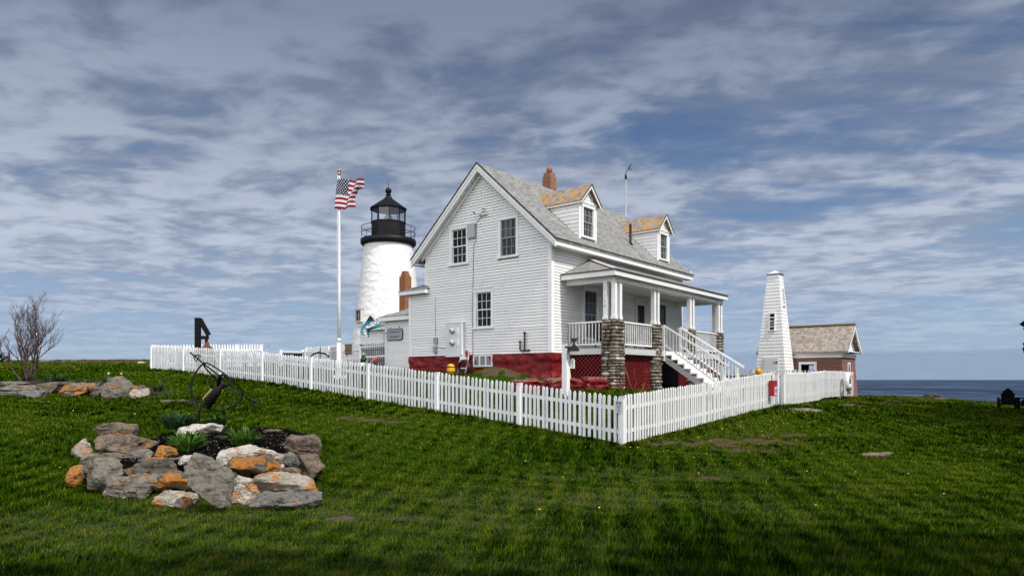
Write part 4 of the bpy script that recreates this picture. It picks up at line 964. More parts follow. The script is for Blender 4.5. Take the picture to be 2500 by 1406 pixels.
    def pos(s, t, off=0.0):
        p = cat(top, t)*(1-s)+cat(low, t)*s
        yb = s*(b.y-e.y)*.62
        return Vector((org.x+(p.x-366)*k, org.y+yb*(1-t*.6)+.10*math.sin(t*5+s*3)-off, org.z-(p.y-237)*k))-b
    def grid(s0, s1, mat, off):
        nu, nv = 30, 14; m = MB(); m.add([pos(s0+(s1-s0)*j/nv, i/nu, off) for j in range(nv+1) for i in range(nu+1)], [(j*(nu+1)+i, j*(nu+1)+i+1, (j+1)*(nu+1)+i+1, (j+1)*(nu+1)+i) for j in range(nv) for i in range(nu)], .5, True); return m
    tealm, wh = m_plain('teal_cloth', (.03, .16, .21), .8), m_plain('white_flag_cloth', (.66, .68, .74), .8)
    m = MB()
    for s0, s1, ci in ((0, .34, 0), (.34, .70, 1), (.70, 1.0, 0)):
        g = grid(s0, s1, None, 0); g_o = len(m.v); m.v += g.v; m.f += [tuple(i+g_o for i in f) for f in g.f]; m.r += g.r; m.sm += g.sm; m.mi += [ci]*len(g.f)
    cl = m.build('cloth', [tealm, wh], G); sol = cl.modifiers.new('thickness', 'SOLIDIFY'); sol.thickness = .003
    lt = MB()
    for i, ch in enumerate('OPEN'):
        vs, fs = text_mesh(ch, 1.0)
        lt.add([pos(.52-(v[1])*.46, .15+i*.22+(v[0])*.27, .010) for v in vs], fs, .5)
    lt.build('lettering', BLKP, G)
    # FISHERMEN'S MUSEUM sign hung on the wing wall
    S = thing('museum_sign', "grey FISHERMEN'S MUSEUM board with clipped corners hung on the wing wall", 'sign', W(.96, 9.44, 3.64), TH)
    M = frame((0, 0, 0), (0, -1, 0), (0, 0, 1)); w, h, c_ = .54, .27, .09
    oct_ = lambda a, b_, c: [(-a+c, -b_), (a-c, -b_), (a, -b_+c), (a, b_-c), (a-c, b_), (-a+c, b_), (-a, b_-c), (-a, -b_+c)]
    m = MB(); m.T = M; m.prism([(x, y, -.01) for x, y in oct_(w, h, c_)], (0, 0, .02)); bd = m.build('frame', m_plain('dark_blue_frame', (.03, .045, .07), .6), S)
    m = MB(); m.T = M; m.prism([(x, y, .0105) for x, y in oct_(w-.035, h-.035, c_-.015)], (0, 0, .006)); m.build('board', m_plain('pale_grey_board', (.36, .39, .40), .7), S)
    m = MB(); m.T = M; text(m, "FISHERMEN'S", .135, Matrix.Translation((0, .11, .018))); text(m, "MUSEUM", .15, Matrix.Translation((0, -.11, .018))); m.build('lettering', INK, S)
    m = MB(); m.T = M
    for x in (-.3, .3): m.tube([(x, h, 0), (x, h+.09, -.01)], .012, 6)
    m.build('hook', IRON, S)
build_flags()

# ------------------------------------------------------------------ picket fences
def fence(name, label, group, nodes, pitch=.14, mat=None, hgt=1.14, posts=None, pw=.074, railmat=None, railside=1, z_at=None, postw=.05):
    """nodes: (x, y, z_bottom, z_top) in station axes; one panel per bay and one post per node"""
    mat = mat or WFENCE; a = W(*nodes[0][:2]); G = thing(name, label, 'fence', (a.x, a.y, nodes[0][2]), TH, group); o0 = Vector((nodes[0][0], nodes[0][1], nodes[0][2]))
    for bi in range(len(nodes)-1):
        p, q = Vector(nodes[bi][:3]), Vector(nodes[bi+1][:3]); tp, tq = nodes[bi][3], nodes[bi+1][3]
        d = (q-p).xy; ln = d.length; d = d/ln; nrm = Vector((-d.y, d.x)); n = max(2, round(ln/pitch)); m = MB()
        for k in range(n):
            f = (k+.5)/n+rng.uniform(-.006, .006); c = p+(q-p)*f; zt = tp+(tq-tp)*f+rng.uniform(-.014, .014); zb = c.z+.05+rng.uniform(-.012, .012)
            tl = rng.uniform(-.006, .006); w = pw/2*rng.uniform(.96, 1.04)
            P = [(-w, zb), (w, zb), (w+tl, zt-.05), (tl+w*.45, zt-.008), (tl, zt), (tl-w*.45, zt-.008), (-w+tl, zt-.05)]
            base = c-o0; m.prism([(base.x+d.x*x, base.y+d.y*x, z-o0.z) for x, z in P], (nrm.x*.02, nrm.y*.02, 0))
        if railmat is None:
            for fr in (.27, .74):
                off = nrm*(.033*railside+.01)
                A = p-o0+Vector((off.x, off.y, 0)); B = q-o0+Vector((off.x, off.y, 0)); A.z += (tp-p.z)*fr; B.z += (tq-q.z)*fr; m.bar(A, B, .038, .085)
        m.build('picket_panel', mat, G)
        if railmat is not None:
            m = MB()
            for fr in (.2, .72):
                off = nrm*(.033*railside+.01); A = p-o0+Vector((off.x, off.y, 0)); B = q-o0+Vector((off.x, off.y, 0)); A.z += (tp-p.z)*fr; B.z += (tq-q.z)*fr; m.bar(A, B, .04, .09)
            m.build('rail', railmat, G)
    for i, nd in enumerate(nodes):
        if posts is not None and i not in posts: continue
        x, y, zb, zt = nd; m = MB(); b = Vector((x, y, 0))-Vector((o0.x, o0.y, 0)); w = postw
        m.box((b.x-w, b.y-w, zb-.15-o0.z), (b.x+w, b.y+w, zt-.02-o0.z)); m.box((b.x-w-.012, b.y-w-.012, zt-.019-o0.z), (b.x+w+.012, b.y+w+.012, zt+.006-o0.z)); m.build('post', mat, G)
    return G
FL, FR = -6.29, -6.53
fence('picket_fence', 'long white picket fence running from the near corner back to the far left', None,
      [(FL, -6.53, .08, 1.21), (FL, -3.51, .40, 1.50), (FL, -.54, .66, 1.80), (FL, 2.48, .93, 2.09), (FL, 5.45, 1.20, 2.35), (FL, 8.43, 1.46, 2.60), (FL, 11.4, 1.66, 2.80), (FL, 14.4, 1.82, 2.97), (FL, 17.36, 1.96, 3.12)], railside=-1)
fence('picket_fence', 'sunlit white picket fence running right from the near corner to the gate', None,
      [(FL+.1, FR, .08, 1.24), (-3.6, FR, .20, 1.40), (-1.0, FR, .36, 1.54), (1.4, FR, .49, 1.70), (3.94, FR, .63, 1.85)], posts=[4], railside=1)
fence('picket_fence', 'white picket fence right of the gate opening, in front of the brick building', None,
      [(5.02, FR, .64, 1.84), (7.2, FR, .66, 1.86), (9.35, FR, .70, 1.90), (11.3, FR+.25, .78, 1.98), (13.3, FR+.12, .80, 1.98), (15.25, FR, .80, 1.94)], posts=[0], railside=1, postw=.07)
def gatepost():
    m = MB(); m.box((-.075, -.075, -.2), (.075, .075, 1.14)); m.box((-.085, -.085, 1.14), (.085, .085, 1.165)); o = m.build('gate_post', WFENCE); o.location = W(4.72, FR+.12, .68); o.rotation_euler = (0, 0, TH)
    tag(o, 'thick white gate post standing left of the right hand fence', 'post')
    m = MB(); m.bar((0, 0, 0), (.72, .12, -.03), .03, .03); o = m.build('gate_bar', BLACK); o.location = W(3.98, FR+.04, 1.32); o.rotation_euler = (0, 0, TH); tag(o, 'thin black bar closing the gap of the gate', 'gate bar')
gatepost()
fence('picket_fence', 'white picket fence far left, seen behind the black bell post', None,
      [(FL+.1, 17.36, 1.98, 3.14), (-4.2, 17.36, 2.08, 3.24), (-2.2, 17.36, 2.18, 3.33), (-.9, 17.36, 2.22, 3.38)], railside=-1)
fence('picket_fence', 'white picket fence far behind the flagpole, left of the lighthouse', None,
      [(2.3, 18.2, 2.25, 3.36), (2.3, 16.2, 2.25, 3.38), (2.3, 14.2, 2.25, 3.40), (2.3, 12.7, 2.25, 3.42)], railside=-1)
fence('picket_fence', 'grey shaded picket fence close to the wing, under the OPEN flag', None,
      [(1.6, 12.6, 2.2, 3.32), (1.6, 11.2, 2.2, 3.32), (1.75, 10.3, 2.2, 3.40)], mat=m_plain('shade_grey_pickets', (.2, .21, .23), .8), railside=-1, posts=[0])  # white pickets in shade, the shade put into this grey colour
fence('picket_fence', 'distant picket fence with raw wood rails beside the shingled bell tower', None,
      [(14.0, -6.2, .85, 1.96), (14.0, -4.2, .9, 2.06), (14.0, -2.2, .9, 2.1), (14.0, .4, .9, 2.08)], railmat=WOODR, railside=1)
def handrail():
    zf = lambda y: 3.17+(3.02-3.17)*(y-10.15)/6.5
    G = thing('ramp_railing', 'white post and rail handrail running from the wing to the left', 'railing', W(1.0, 10.2, 2.2), TH); o = Vector((1.0, 10.2, 2.2))
    m = MB(); m.bar(Vector((1, 10.16, zf(10.16)))-o, Vector((1, 16.6, zf(16.6)))-o, .09, .05); m.bar(Vector((1, 10.16, zf(10.16)-.48))-o, Vector((1, 16.6, zf(16.6)-.48))-o, .04, .08); m.bar(Vector((1, 16.6, 3.03))-o, Vector((-.25, 16.6, 3.02))-o, .1, .05); m.build('rail', WFENCE, G)
    m = MB(); m.bar(Vector((.92, 16.55, 2.86))-o, Vector((-.2, 16.55, 2.85))-o, .04, .16); m.build('dark_board', DARKW, G)
    for y in (11.9, 13.0, 14.1, 15.3, 16.6):
        m = MB(); b = Vector((1, y, 0))-o; m.box((b.x-.05, b.y-.05, -.2), (b.x+.05, b.y+.05, zf(y)+(.12 if y > 16 else .02)-2.2)); m.build('post', WFENCE, G)
    m = MB(); b = Vector((-.3, 16.6, 0))-o; m.box((b.x-.06, b.y-.06, -.2), (b.x+.06, b.y+.06, 3.1-2.2)); m.build('post', WFENCE, G)
handrail()

# ------------------------------------------------------------------ bell post and bell, shingled bell tower, brick engine house
def build_bell():
    X, Y, z = -13.34, 30.0, 1.95
    G = thing('bell_post', 'black timber post with a slanted brace holding the old bell', 'post', (X, Y, z), 0)
    m = MB(); m.box((-.30, -.09, -.2), (-.09, .09, 2.30)); m.build('post', DARKW, G)
    m = MB(); m.bar((-.11, 0, 2.24), (.27, 0, 1.56), .17, .15, up=(0, 1, 0)); m.build('brace', DARKW, G)
    m = MB(); m.box((-.089, -.06, 1.38), (.26, .06, 1.52)); m.tube([(.17, 0, 1.40), (.17, 0, 1.22)], .065, 10); m.build('arm', DARKW, G)
    m = MB(); m.lathe([(.02, .33), (.085, .33), (.09, .2), (.16, .15), (.29, .06), (.31, 0), (.315, -.4), (.40, -.62), (.36, -.62)], 28); o = m.build('bell', RUST); o.location = (X+.19, Y, z+.93); tag(o, 'rusty brown bell hanging from the black post', 'bell')
build_bell()
def build_bell_tower():
    b = W(0, 0); c0 = Vector((14.85, 39.3, .8)); T = thing('bell_tower', 'narrow tapering white clapboard tower with two small windows', 'tower', c0, TH)
    w0, w1, ht = .90, .30, 6.72; hw = lambda z: w0+(w1-w0)*z/ht
    m = MB(); ex = .185; z = 0.0
    m.add([(s*(w0-.02), q*(w0-.02), 0) for s, q in ((-1, -1), (1, -1), (1, 1), (-1, 1))]+[(s*(w1-.02), q*(w1-.02), ht) for s, q in ((-1, -1), (1, -1), (1, 1), (-1, 1))], [(0, 1, 5, 4), (1, 2, 6, 5), (2, 3, 7, 6), (3, 0, 4, 7), (4, 5, 6, 7)], .5)
    while z < ht-.01:
        zt = min(z+ex, ht); a, b_ = hw(z), hw(zt); l = .02
        for s in range(4):
            M = Matrix.Rotation(s*math.pi/2, 4, 'Z')
            vs = [(-a-l, -a, z), (a+l, -a, z), (a+l, -a-l, z), (-a-l, -a-l, z), (b_+.002, -b_-.002, zt), (-b_-.002, -b_-.002, zt)]
            m.add([M @ Vector(v) for v in vs], [(0, 3, 2, 1), (3, 5, 4, 2)][0:0]+[(3, 2, 4, 5), (0, 1, 2, 3)], None)
        z = zt
    m.build('wall', WHITE, T)
    r = MB(); e = w1+.06; r.add([(-e, -e, ht), (e, -e, ht), (e, e, ht), (-e, e, ht), (0, 0, ht+.24)], [(3, 2, 1, 0), (0, 1, 4), (1, 2, 4), (2, 3, 4), (3, 0, 4)], .5); r.build('roof', m_plain('pale_metal_roof', (.62, .64, .66), .4), T)
    ed = MB()
    for s in range(4):
        M = Matrix.Rotation(s*math.pi/2, 4, 'Z'); ed.bar(M @ Vector((-e, -e-.005, ht-.012)), M @ Vector((e, -e-.005, ht-.012)), .02, .03)
    ed.build('roof_edge', EDGE, T)
    tilt = (w0-w1)/ht
    def win(M, w, h, mat_in, dark=True):
        f = MB(); f.T = M; a = w/2; f.box((-a, 0, -.02), (-a+.055, h, .05)); f.box((a-.055, 0, -.02), (a, h, .05)); f.box((-a, h, -.02), (a, h+.06, .06)); f.box((-a-.03, -.06, -.02), (a+.03, 0, .08))
        for k in (1, 2, 3): f.box((-a+.055, h*k/4-.012, .0), (a-.055, h*k/4+.012, .035))
        W_ = f.build('window', WHITE2, T); p = MB(); p.T = M; p.box((-a+.05, .005, -.02), (a-.05, h, .012)); p.build('pane', mat_in, W_)
    win(frame((-hw(3.55)-.005, -.02, 3.55), (0, -1, 0), (tilt, 0, 1)), .36, .92, GLASS)
    win(frame((.03, -hw(4.95)-.005, 4.95), (1, 0, 0), (0, tilt, 1)), .34, .9, m_plain('skyblue_pane', (.16, .2, .25), .08))
    d = MB(); M = frame((-hw(.1)-.012, -.02, .1), (0, -1, 0), (tilt, 0, 1)); d.T = M; d.box((-.42, 0, -.01), (.42, 1.95, .035)); d.box((-.36, 0, .036), (.36, 1.86, .05)); dd = d.build('door', m_paint('tower_door_paint', (.66, .66, .68), dirt=.2), T)
    h = MB(); h.T = M; h.box((.14, 1.62, .051), (.36, 1.66, .062)); h.box((.30, 1.58, .051), (.36, 1.70, .062)); h.build('hinge', BLACK, dd)
build_bell_tower()
def build_engine_house():
    # corner nearest the viewer at the right; walls follow the station bearing
    c0 = Vector((18.02, 38.0, .45)); T = thing('engine_house', 'small red brick house with silvered shingle roof beside the white tower', 'building', c0, TH)
    D, Lw, he, zr = 3.0, 4.4, 2.55, 4.25        # depth along x, length along +y, eave, ridge (from z = .45)
    m = MB(); bt = .16
    def slab(x0, y0, x1, y1, nx, ny, oy0, oy1, oz0, oz1):
        pass
    # battered walls with openings: front (x = 0 plane)
    op = [(1.32, 2.28, .75, 2.05)]
    m.box((.02, .02, 0), (.22, 1.32, he)); m.box((.02, 2.28, 0), (.22, Lw, he)); m.box((.02, 1.32, 2.12), (.22, 2.28, he)); m.box((.02, 1.32, 0), (.22, 2.28, .75))
    m.box((D-.22, .02, 0), (D, 1.7, he)); m.box((D-.22, 2.6, 0), (D, Lw, he)); m.box((D-.22, 1.7, 2.05), (D, 2.6, he)); m.box((D-.22, 1.7, 0), (D, 2.6, 1.0))
    m.box((.221, Lw-.2, 0), (D-.221, Lw, he))
    m.box((.221, .02, 0), (1.2, .22, he)); m.box((1.8, .02, 0), (D-.221, .22, he)); m.box((1.2, .02, 2.1), (1.8, .22, he)); m.box((1.2, .02, 0), (1.8, .22, .7))
    # outward batter at the right foot
    m.prism([(0.02, .019, 0), (D, .019, 0), (D, -.16, 0), (0.02, -.16, 0)], (0, 0, .02)); m.add([(.02, -.17, -.3), (D, -.17, -.3), (D, .018, 1.9), (.02, .018, 1.9), (.02, .03, -.3), (D, .03, -.3)], [(0, 1, 2, 3), (1, 5, 2), (0, 3, 4)], .5)
    m.build('wall', BRICK3, T)
    fl = MB(); fl.box((.221, .221, -.05), (D-.221, Lw-.21, .05)); fl.build('floor', SHADOWGAP, T)
    f = MB(); f.box((-.03, .02, 2.36), (.019, Lw+.1, 2.57)); f.box((-.14, -.2, 2.57), (.02, Lw+.2, 2.66)); f.box((.021, -.03, 2.36), (D+.05, .019, 2.57)); f.box((-.14, -.28, 2.661), (D+.14, .02, 2.71)); f.build('cornice', WHITE2, T)
    # roof along y, ridge at x = D/2
    yo0, yo1 = -.34, Lw+.25; r = MB(); xe = -.22; zl = 2.70
    for P in ([(xe, yo0, zl), (xe, yo1, zl), (D/2, yo1, zr), (D/2, yo0, zr)], [(D-xe, yo1, zl), (D-xe, yo0, zl), (D/2, yo0, zr), (D/2, yo1, zr)]):
        r.prism([Vector(p)-Vector((0, 0, .07)) for p in P[::-1]], (0, 0, .07))
    r.build('roof', ROOF_W, T)
    rc = MB(); rc.bar((D/2, yo0-.01, zr+.02), (D/2, yo1, zr+.02), .26, .06); rc.build('ridge_board', m_plain('new_cedar_ridge', (.42, .27, .12), .7), T)
    gw = MB(); siding(gw, frame((0, 0.0, 0), (1, 0, 0), (0, 0, 1)), 2.711, zr-.15, .13, lambda z: (z-2.6)/(zr-2.7)*D/2, lambda z: D-(z-2.6)/(zr-2.7)*D/2); gw.prism([(0, .05, 2.71), (D, .05, 2.71), (D/2, .05, zr-.08)], (0, .03, 0)); gw.build('gable', WHITE, T)
    rk = MB()
    for s in (0, 1):
        g = lambda x: x if s == 0 else D-x
        rk.prism([(g(xe), yo0+.01, zl-.08), (g(D/2), yo0+.01, zr-.08), (g(D/2), yo0+.01, zr-.30), (g(xe+.2), yo0+.01, zl-.12)], (0, .07, 0))
    rk.build('rake_board', WHITE2, T)
    M = frame((.02, 1.8, .8), (0, -1, 0), (0, 0, 1)); w = MB(); w.T = M; w.box((-.48, -.05, -.02), (-.36, 1.32, .05)); w.box((.36, -.05, -.02), (.48, 1.32, .05)); w.box((-.48, 1.2, -.02), (.48, 1.34, .06)); w.build('door_frame', WHITE2, T)
    # the far window, seen through the open doorway
    M = frame((D-.1, 2.15, 1.0), (0, -1, 0), (0, 0, 1)); w = MB(); w.T = M
    for x in (-.44, -.02, .40): w.box((x, 0, 0), (x+.04, 1.05, .04))
    for y in (0, .33, .66, 1.0): w.box((-.40, y, .003), (.40, y+.045, .037))
    w.build('back_window', DARKW, T)
    M = frame((1.5, .02, .72), (1, 0, 0), (0, 0, 1)); w = MB(); w.T = M; w.box((-.31, 0, -.05), (-.22, 1.38, .03)); w.box((.22, 0, -.05), (.31, 1.38, .03)); w.box((-.22, 1.29, -.05), (.22, 1.38, .03)); w.box((-.22, 0, -.05), (.22, .08, .03)); w.box((-.22, .64, -.04), (.22, .72, .02)); w.box((-.02, .08, -.04), (.02, 1.29, .01))
    s = w.build('side_window', WHITE2, T); p = MB(); p.T = M; p.box((-.22, .08, -.08), (.22, 1.29, -.045)); p.build('pane', m_plain('skyblue_pane', (.16, .2, .25), .08), s)
build_engine_house()

# ------------------------------------------------------------------ stones
def rock_mesh(kind, half, seed, sub=4):
    r = np.random.default_rng(seed); v, f = ICO5 if sub == 5 else ICO4
    if kind == 'diamond':
        O = np.array([(1275,475),(1440,580),(1560,650),(1590,800),(1580,905),(1400,1060),(1250,900),(1215,770),(1135,700),(1190,600)], float); O = (O-[1362,768])/[228,293]*[1, -1]
    elif kind == 'pnt':
        O = np.array([(1385,1020),(1540,1140),(1555,1290),(1330,1296),(1263,1130)], float); O = (O-[1409,1158])/[146,139]*[1, -1]
    else: O = None
    N, D = [], []
    if O is not None:
        for i in range(len(O)):
            a, b = O[i], O[(i+1) % len(O)]; e = b-a; n = np.array([-e[1], e[0]]); n /= np.linalg.norm(n); d = n@a
            if d < 0: n, d = -n, -d
            N.append((n[0], r.uniform(-.12, .12), n[1])); D.append(d)
        N += [(.05, -1, .12), (0, 1, .1), (-.3, -1, .1), (.25, -1, -.35)]; D += [.9, 1, 1.0, 1.02]
        k = 90
    else:
        m = 12 if kind == 'ang' else 20
        for i in range(m):
            n = r.normal(size=3); n /= np.linalg.norm(n); N.append(n); D.append(r.uniform(.70, .95) if kind == 'ang' else r.uniform(.78, .98))
        if kind == 'ang':
            for s in (1, -1): N.append((r.uniform(-.12, .12), r.uniform(-.12, .12), s)); D.append(.86)
            N += [(r.uniform(-.3, .3), -1, r.uniform(-.2, .35)), (1, r.uniform(-.3, .3), r.uniform(-.2, .3)), (-1, r.uniform(-.3, .3), r.uniform(-.2, .3))]; D += [.88, .92, .92]
        k = 42 if kind == 'ang' else 16
    N = np.array(N, float); N /= np.linalg.norm(N, axis=1)[:, None]; D = np.array(D)
    q = np.maximum(v@N.T/D, 1e-3); rad = (q**k).sum(1)**(-1/k)
    p = v*rad[:, None]
    if O is None: p = p/np.abs(p).max(0)            # fill the box it is given
    hv = np.array(half); p = p*hv; L0 = float(np.mean(hv)); off = Vector(r.uniform(-50, 50, 3))
    amp = (.085 if O is None else .06)*L0+.006; fr = .05*L0
    for i in range(len(p)):
        c = Vector(p[i])/L0
        n1 = noise.fractal(c*1.7+off, .85, 2.1, 5); n2 = noise.ridged_multi_fractal(Vector((c.x*1.3, c.y*1.3, c.z*4))+off, .9, 2.0, 3, 1.0, 2.0)-1.0
        n3 = noise.cell(Vector((c.x*1.1+c.z*.5, c.y*1.1-c.x*.3, c.z*1.9))+off*3+Vector((n1, n1, n1))*.3)
        p[i] += v[i]*(amp*n1+amp*.4*n2+fr*n3)
    me = bpy.data.meshes.new('rock'); me.from_pydata(p.tolist(), [], f); me.update()
    return me
def put_rock(rec, i, group, sub=4, grow=1.17, k2=None):
    X, Y, Z, hx, hy, hz, col, li, kind, lab = rec
    me = rock_mesh(kind, (hx*grow, hy*1.25, hz*grow), 100+i, sub); me.materials.append(m_rock(col, li))
    o = bpy.data.objects.new('rock', me); C.objects.link(o); o.location = (X, Y, Z); o.rotation_euler = (0, (rng.random()-.5)*.06, (rng.random()-.5)*.35 if kind not in ('pnt', 'diamond') else 0)
    tag(o, lab, 'rock', group); return o
BED=[
(-6.84,12.05,0.72,0.33,0.29,0.11,'brown',0.25,'ang','broad brown slab topping the back left of the front stone bed'),
(-6.35,11.35,0.53,0.39,0.31,0.15,'brown',0.25,'ang','layered brown slab under the broad slab at left of the front bed'),
(-7.07,11.47,0.41,0.15,0.14,0.19,'pale',0.40,'rnd','pale speckled boulder at left edge of the front stone bed'),
(-6.70,11.07,0.33,0.17,0.14,0.08,'grey',0.30,'ang','thin grey slab between pale speckled and orange boulders'),
(-6.69,10.77,0.13,0.15,0.14,0.17,'tan',0.78,'rnd','leftmost boulder of the front bed, mostly coated orange lichen'),
(-6.52,10.81,0.22,0.12,0.12,0.08,'dark',0.50,'ang','small dark stone wedged against the orange leftmost boulder'),
(-6.05,10.47,0.13,0.29,0.23,0.26,'grey',0.30,'rnd','tall rounded grey boulder at the lower left of the bed'),
(-5.56,10.13,0.02,0.32,0.25,0.20,'grey',0.45,'rnd','low rounded grey boulder with orange patches, front left of bed'),
(-6.20,10.87,0.36,0.19,0.15,0.08,'brown',0.20,'ang','flat brown slab resting above the tall rounded boulder'),
(-5.77,10.84,0.38,0.23,0.18,0.11,'grey',0.15,'ang','grey block with rust stain beside the orange crusted cube'),
(-5.38,10.82,0.46,0.15,0.13,0.10,'brown',0.90,'ang','cube of stone crusted with orange lichen on the mulch edge'),
(-5.35,10.59,0.27,0.48,0.29,0.13,'dark',0.45,'ang','long dark grey slab spanning the front left of the bed'),
(-5.16,10.24,0.10,0.22,0.17,0.10,'grey',0.45,'ang','pointed grey wedge stone below the long dark slab'),
(-4.90,10.18,0.13,0.24,0.17,0.10,'dark',0.62,'ang','dark wedge stone with bright orange upper edge'),
(-4.79,9.86,-0.12,0.27,0.22,0.17,'pale',0.60,'rnd','white boulder with orange ring patch low in the grass'),
(-4.92,10.56,0.39,0.10,0.12,0.05,'white',0.05,'ang','small white stone behind the big diamond slab'),
(-4.12,10.78,0.43,0.43,0.26,0.13,'white',0.30,'ang','long white stone lying along the top front edge of mulch'),
(-3.89,10.47,0.31,0.41,0.25,0.12,'dark',0.80,'ang','long dark slab with thick orange lichen under the white stone'),
(-3.34,10.19,0.04,0.48,0.29,0.19,'pale',0.75,'rnd','largest pale boulder with orange blotches at front right'),
(-3.82,9.98,-0.02,0.21,0.17,0.21,'white',0.70,'rnd','whitish boulder with orange base beside the diamond slab'),
(-3.13,9.67,-0.09,0.41,0.25,0.10,'slate',0.05,'ang','flat slate slab lying in the grass at front right'),
(-3.49,10.96,0.33,0.09,0.12,0.11,'slate',0.05,'rnd','egg sized upright grey stone on the right rim'),
(-3.56,10.76,0.25,0.04,0.12,0.04,'white',0.00,'rnd','tiny white stone on the right rim of the bed'),
(-3.38,10.66,0.18,0.14,0.12,0.06,'brown',0.30,'ang','small flat brown stone under the upright grey stone'),
(-3.73,12.34,0.34,0.31,0.27,0.24,'brown',0.05,'ang','long brown slab forming the back right rim of the bed'),
(-3.31,11.39,0.17,0.21,0.19,0.18,'brown',0.10,'ang','squared brown block at the right end of the bed'),
(-4.69,13.71,0.51,0.28,0.22,0.09,'brown',0.10,'ang','low flat stone at the back right rim behind the mulch'),
(-5.95,13.32,0.64,0.34,0.24,0.10,'white',0.05,'ang','white block set in the mulch behind the leafy clump'),
(-8.02,14.47,0.63,0.18,0.14,0.05,'tan',0.20,'ang','low tan stone at the back left rim of the mulch'),
(-6.23,14.86,0.60,0.11,0.12,0.03,'tan',0.10,'ang','low tan stone at the back rim behind the white block'),
(-4.03,9.81,-0.20,0.09,0.12,0.07,'slate',0.05,'ang','small grey stone tucked under the point of the diamond slab'),
(-4.10,10.31,0.18,0.05,0.12,0.05,'dark',0.05,'ang','small dark chock stone between diamond slab and dark slab'),
(-3.23,10.96,-0.00,0.08,0.12,0.05,'slate',0.00,'ang','small mossy stone in grass at the right end of bed'),
]
FAR=[
(-14.84,20.76,1.48,0.45,0.31,0.05,'slate',0.05,'ang','thin grey slab topping the left end of the far stone wall'),
(-14.56,20.58,1.33,0.59,0.35,0.10,'grey',0.20,'ang','long low grey slab in the middle of the far wall'),
(-14.24,20.31,1.16,0.69,0.41,0.10,'slate',0.05,'ang','flat grey slab at the foot of the far wall'),
(-13.69,20.51,1.34,0.27,0.21,0.17,'brown',0.35,'ang','rust brown humped stone beside the big orange boulder'),
(-12.77,20.28,1.24,0.60,0.36,0.21,'grey',0.85,'rnd','biggest orange lichened boulder in the far wall'),
(-13.28,20.71,1.46,0.31,0.21,0.05,'dark',0.10,'ang','thin dark slab behind the biggest orange boulder'),
(-12.62,20.60,1.44,0.29,0.20,0.06,'tan',0.60,'ang','thin tan slab with orange front on the far wall'),
(-12.21,20.40,1.32,0.24,0.19,0.08,'dark',0.60,'ang','small dark stone with orange face under the tan slab'),
(-12.01,20.16,1.18,0.16,0.13,0.07,'brown',0.10,'ang','small brown stone at the foot of the far wall'),
(-12.16,20.56,1.43,0.11,0.12,0.09,'dark',0.10,'rnd','small dark rough stone left of the pointed boulder'),
(-11.69,20.06,1.10,0.10,0.12,0.09,'white',0.00,'ang','small white stone at the foot of the pointed boulder'),
(-11.40,20.14,1.31,0.34,0.27,0.33,'grey',0.40,'pnt','tall pointed boulder with pale stripe near right end of wall'),
(-10.99,20.41,1.32,0.26,0.21,0.10,'dark',0.30,'ang','dark slab lying on top of the whitish end block'),
(-10.77,20.11,1.14,0.28,0.22,0.17,'pale',0.25,'ang','whitish block at the right end of the far wall'),
]
for i, r_ in enumerate(BED): put_rock(r_, i, 'stones edging the front flower bed', 5 if r_[3]*r_[5] > .04 else 4)
for i in range(26):                                      # chock stones packed behind the facing row
    a = math.pi*(1.02+.96*i/25); X = BEDC[0]+1.42*math.cos(a)+rng.uniform(-.08, .08); Y = BEDC[1]+1.98*math.sin(a)+rng.uniform(-.1, .1); Y = max(Y, 10.45)
    put_rock((X, Y, rng.uniform(.0, .28), rng.uniform(.14, .27), rng.uniform(.12, .2), rng.uniform(.08, .15), rng.choice(['dark', 'brown', 'grey']), .15, 'ang', 'dark chock stone half hidden behind the facing stones of the front bed'), 500+i, 'chock stones in the front bed wall')
o = put_rock((-4.07, 9.28, .225, .335, .13, .43, 'grey', .22, 'diamond', 'big upright diamond shaped grey slab leaning on the front of the bed'), 77, 'stones edging the front flower bed', 5, 1.0); o.rotation_euler = (R(-9), 0, .40)
for i, r_ in enumerate(FAR): put_rock(r_, 200+i, 'stones of the far left wall')
for i, (X, Y, hx, hy, hz, col, lab) in enumerate([(7.6, 14.5, .34, .10, .05, 'tan', 'long flat stone lying in the lawn at far right'), (9.9, 23.6, .55, .35, .06, 'slate', 'flat grey step stone at the gate opening'),
        (13.2, 27.2, .7, .2, .06, 'brown', 'flat ledge stone in the grass below the right hand fence'), (17.6, 32.2, .5, .2, .05, 'brown', 'pale flat ledge near the shore at right'), (24.0, 38.9, .5, .25, .06, 'dark', 'brown ledge rock on the shore edge right of the brick house'),
        (-9.3, 19.2, .5, .2, .05, 'brown', 'flat bare ledge in the grass right of the far stone wall'), (-20.5, 38.5, .24, .15, .07, 'white', 'small white stone alone on the left hilltop'), (-26, 40.8, 2.0, .5, .06, 'brown', 'long pale ledge on the far left hilltop')]):
    put_rock((X, Y, g1(X, Y)+hz*.2, hx, hy, hz, col, .05, 'ang', lab), 300+i, None, 4)
# shore rocks along the brink at the right
for i in range(9):
    X = 24.5+i*1.6; Y = float(np.interp(X, EDGEX, EDGEY))+rng.uniform(-1.0, .2); put_rock((X, Y, g1(X, Y)+.02, rng.uniform(.3, .7), .35, rng.uniform(.07, .13), rng.choice(['brown', 'dark']), 0, 'ang', 'brown ledge stone along the brink of the shore at far right'), 330+i, 'ledge stones on the shore brink', 4)
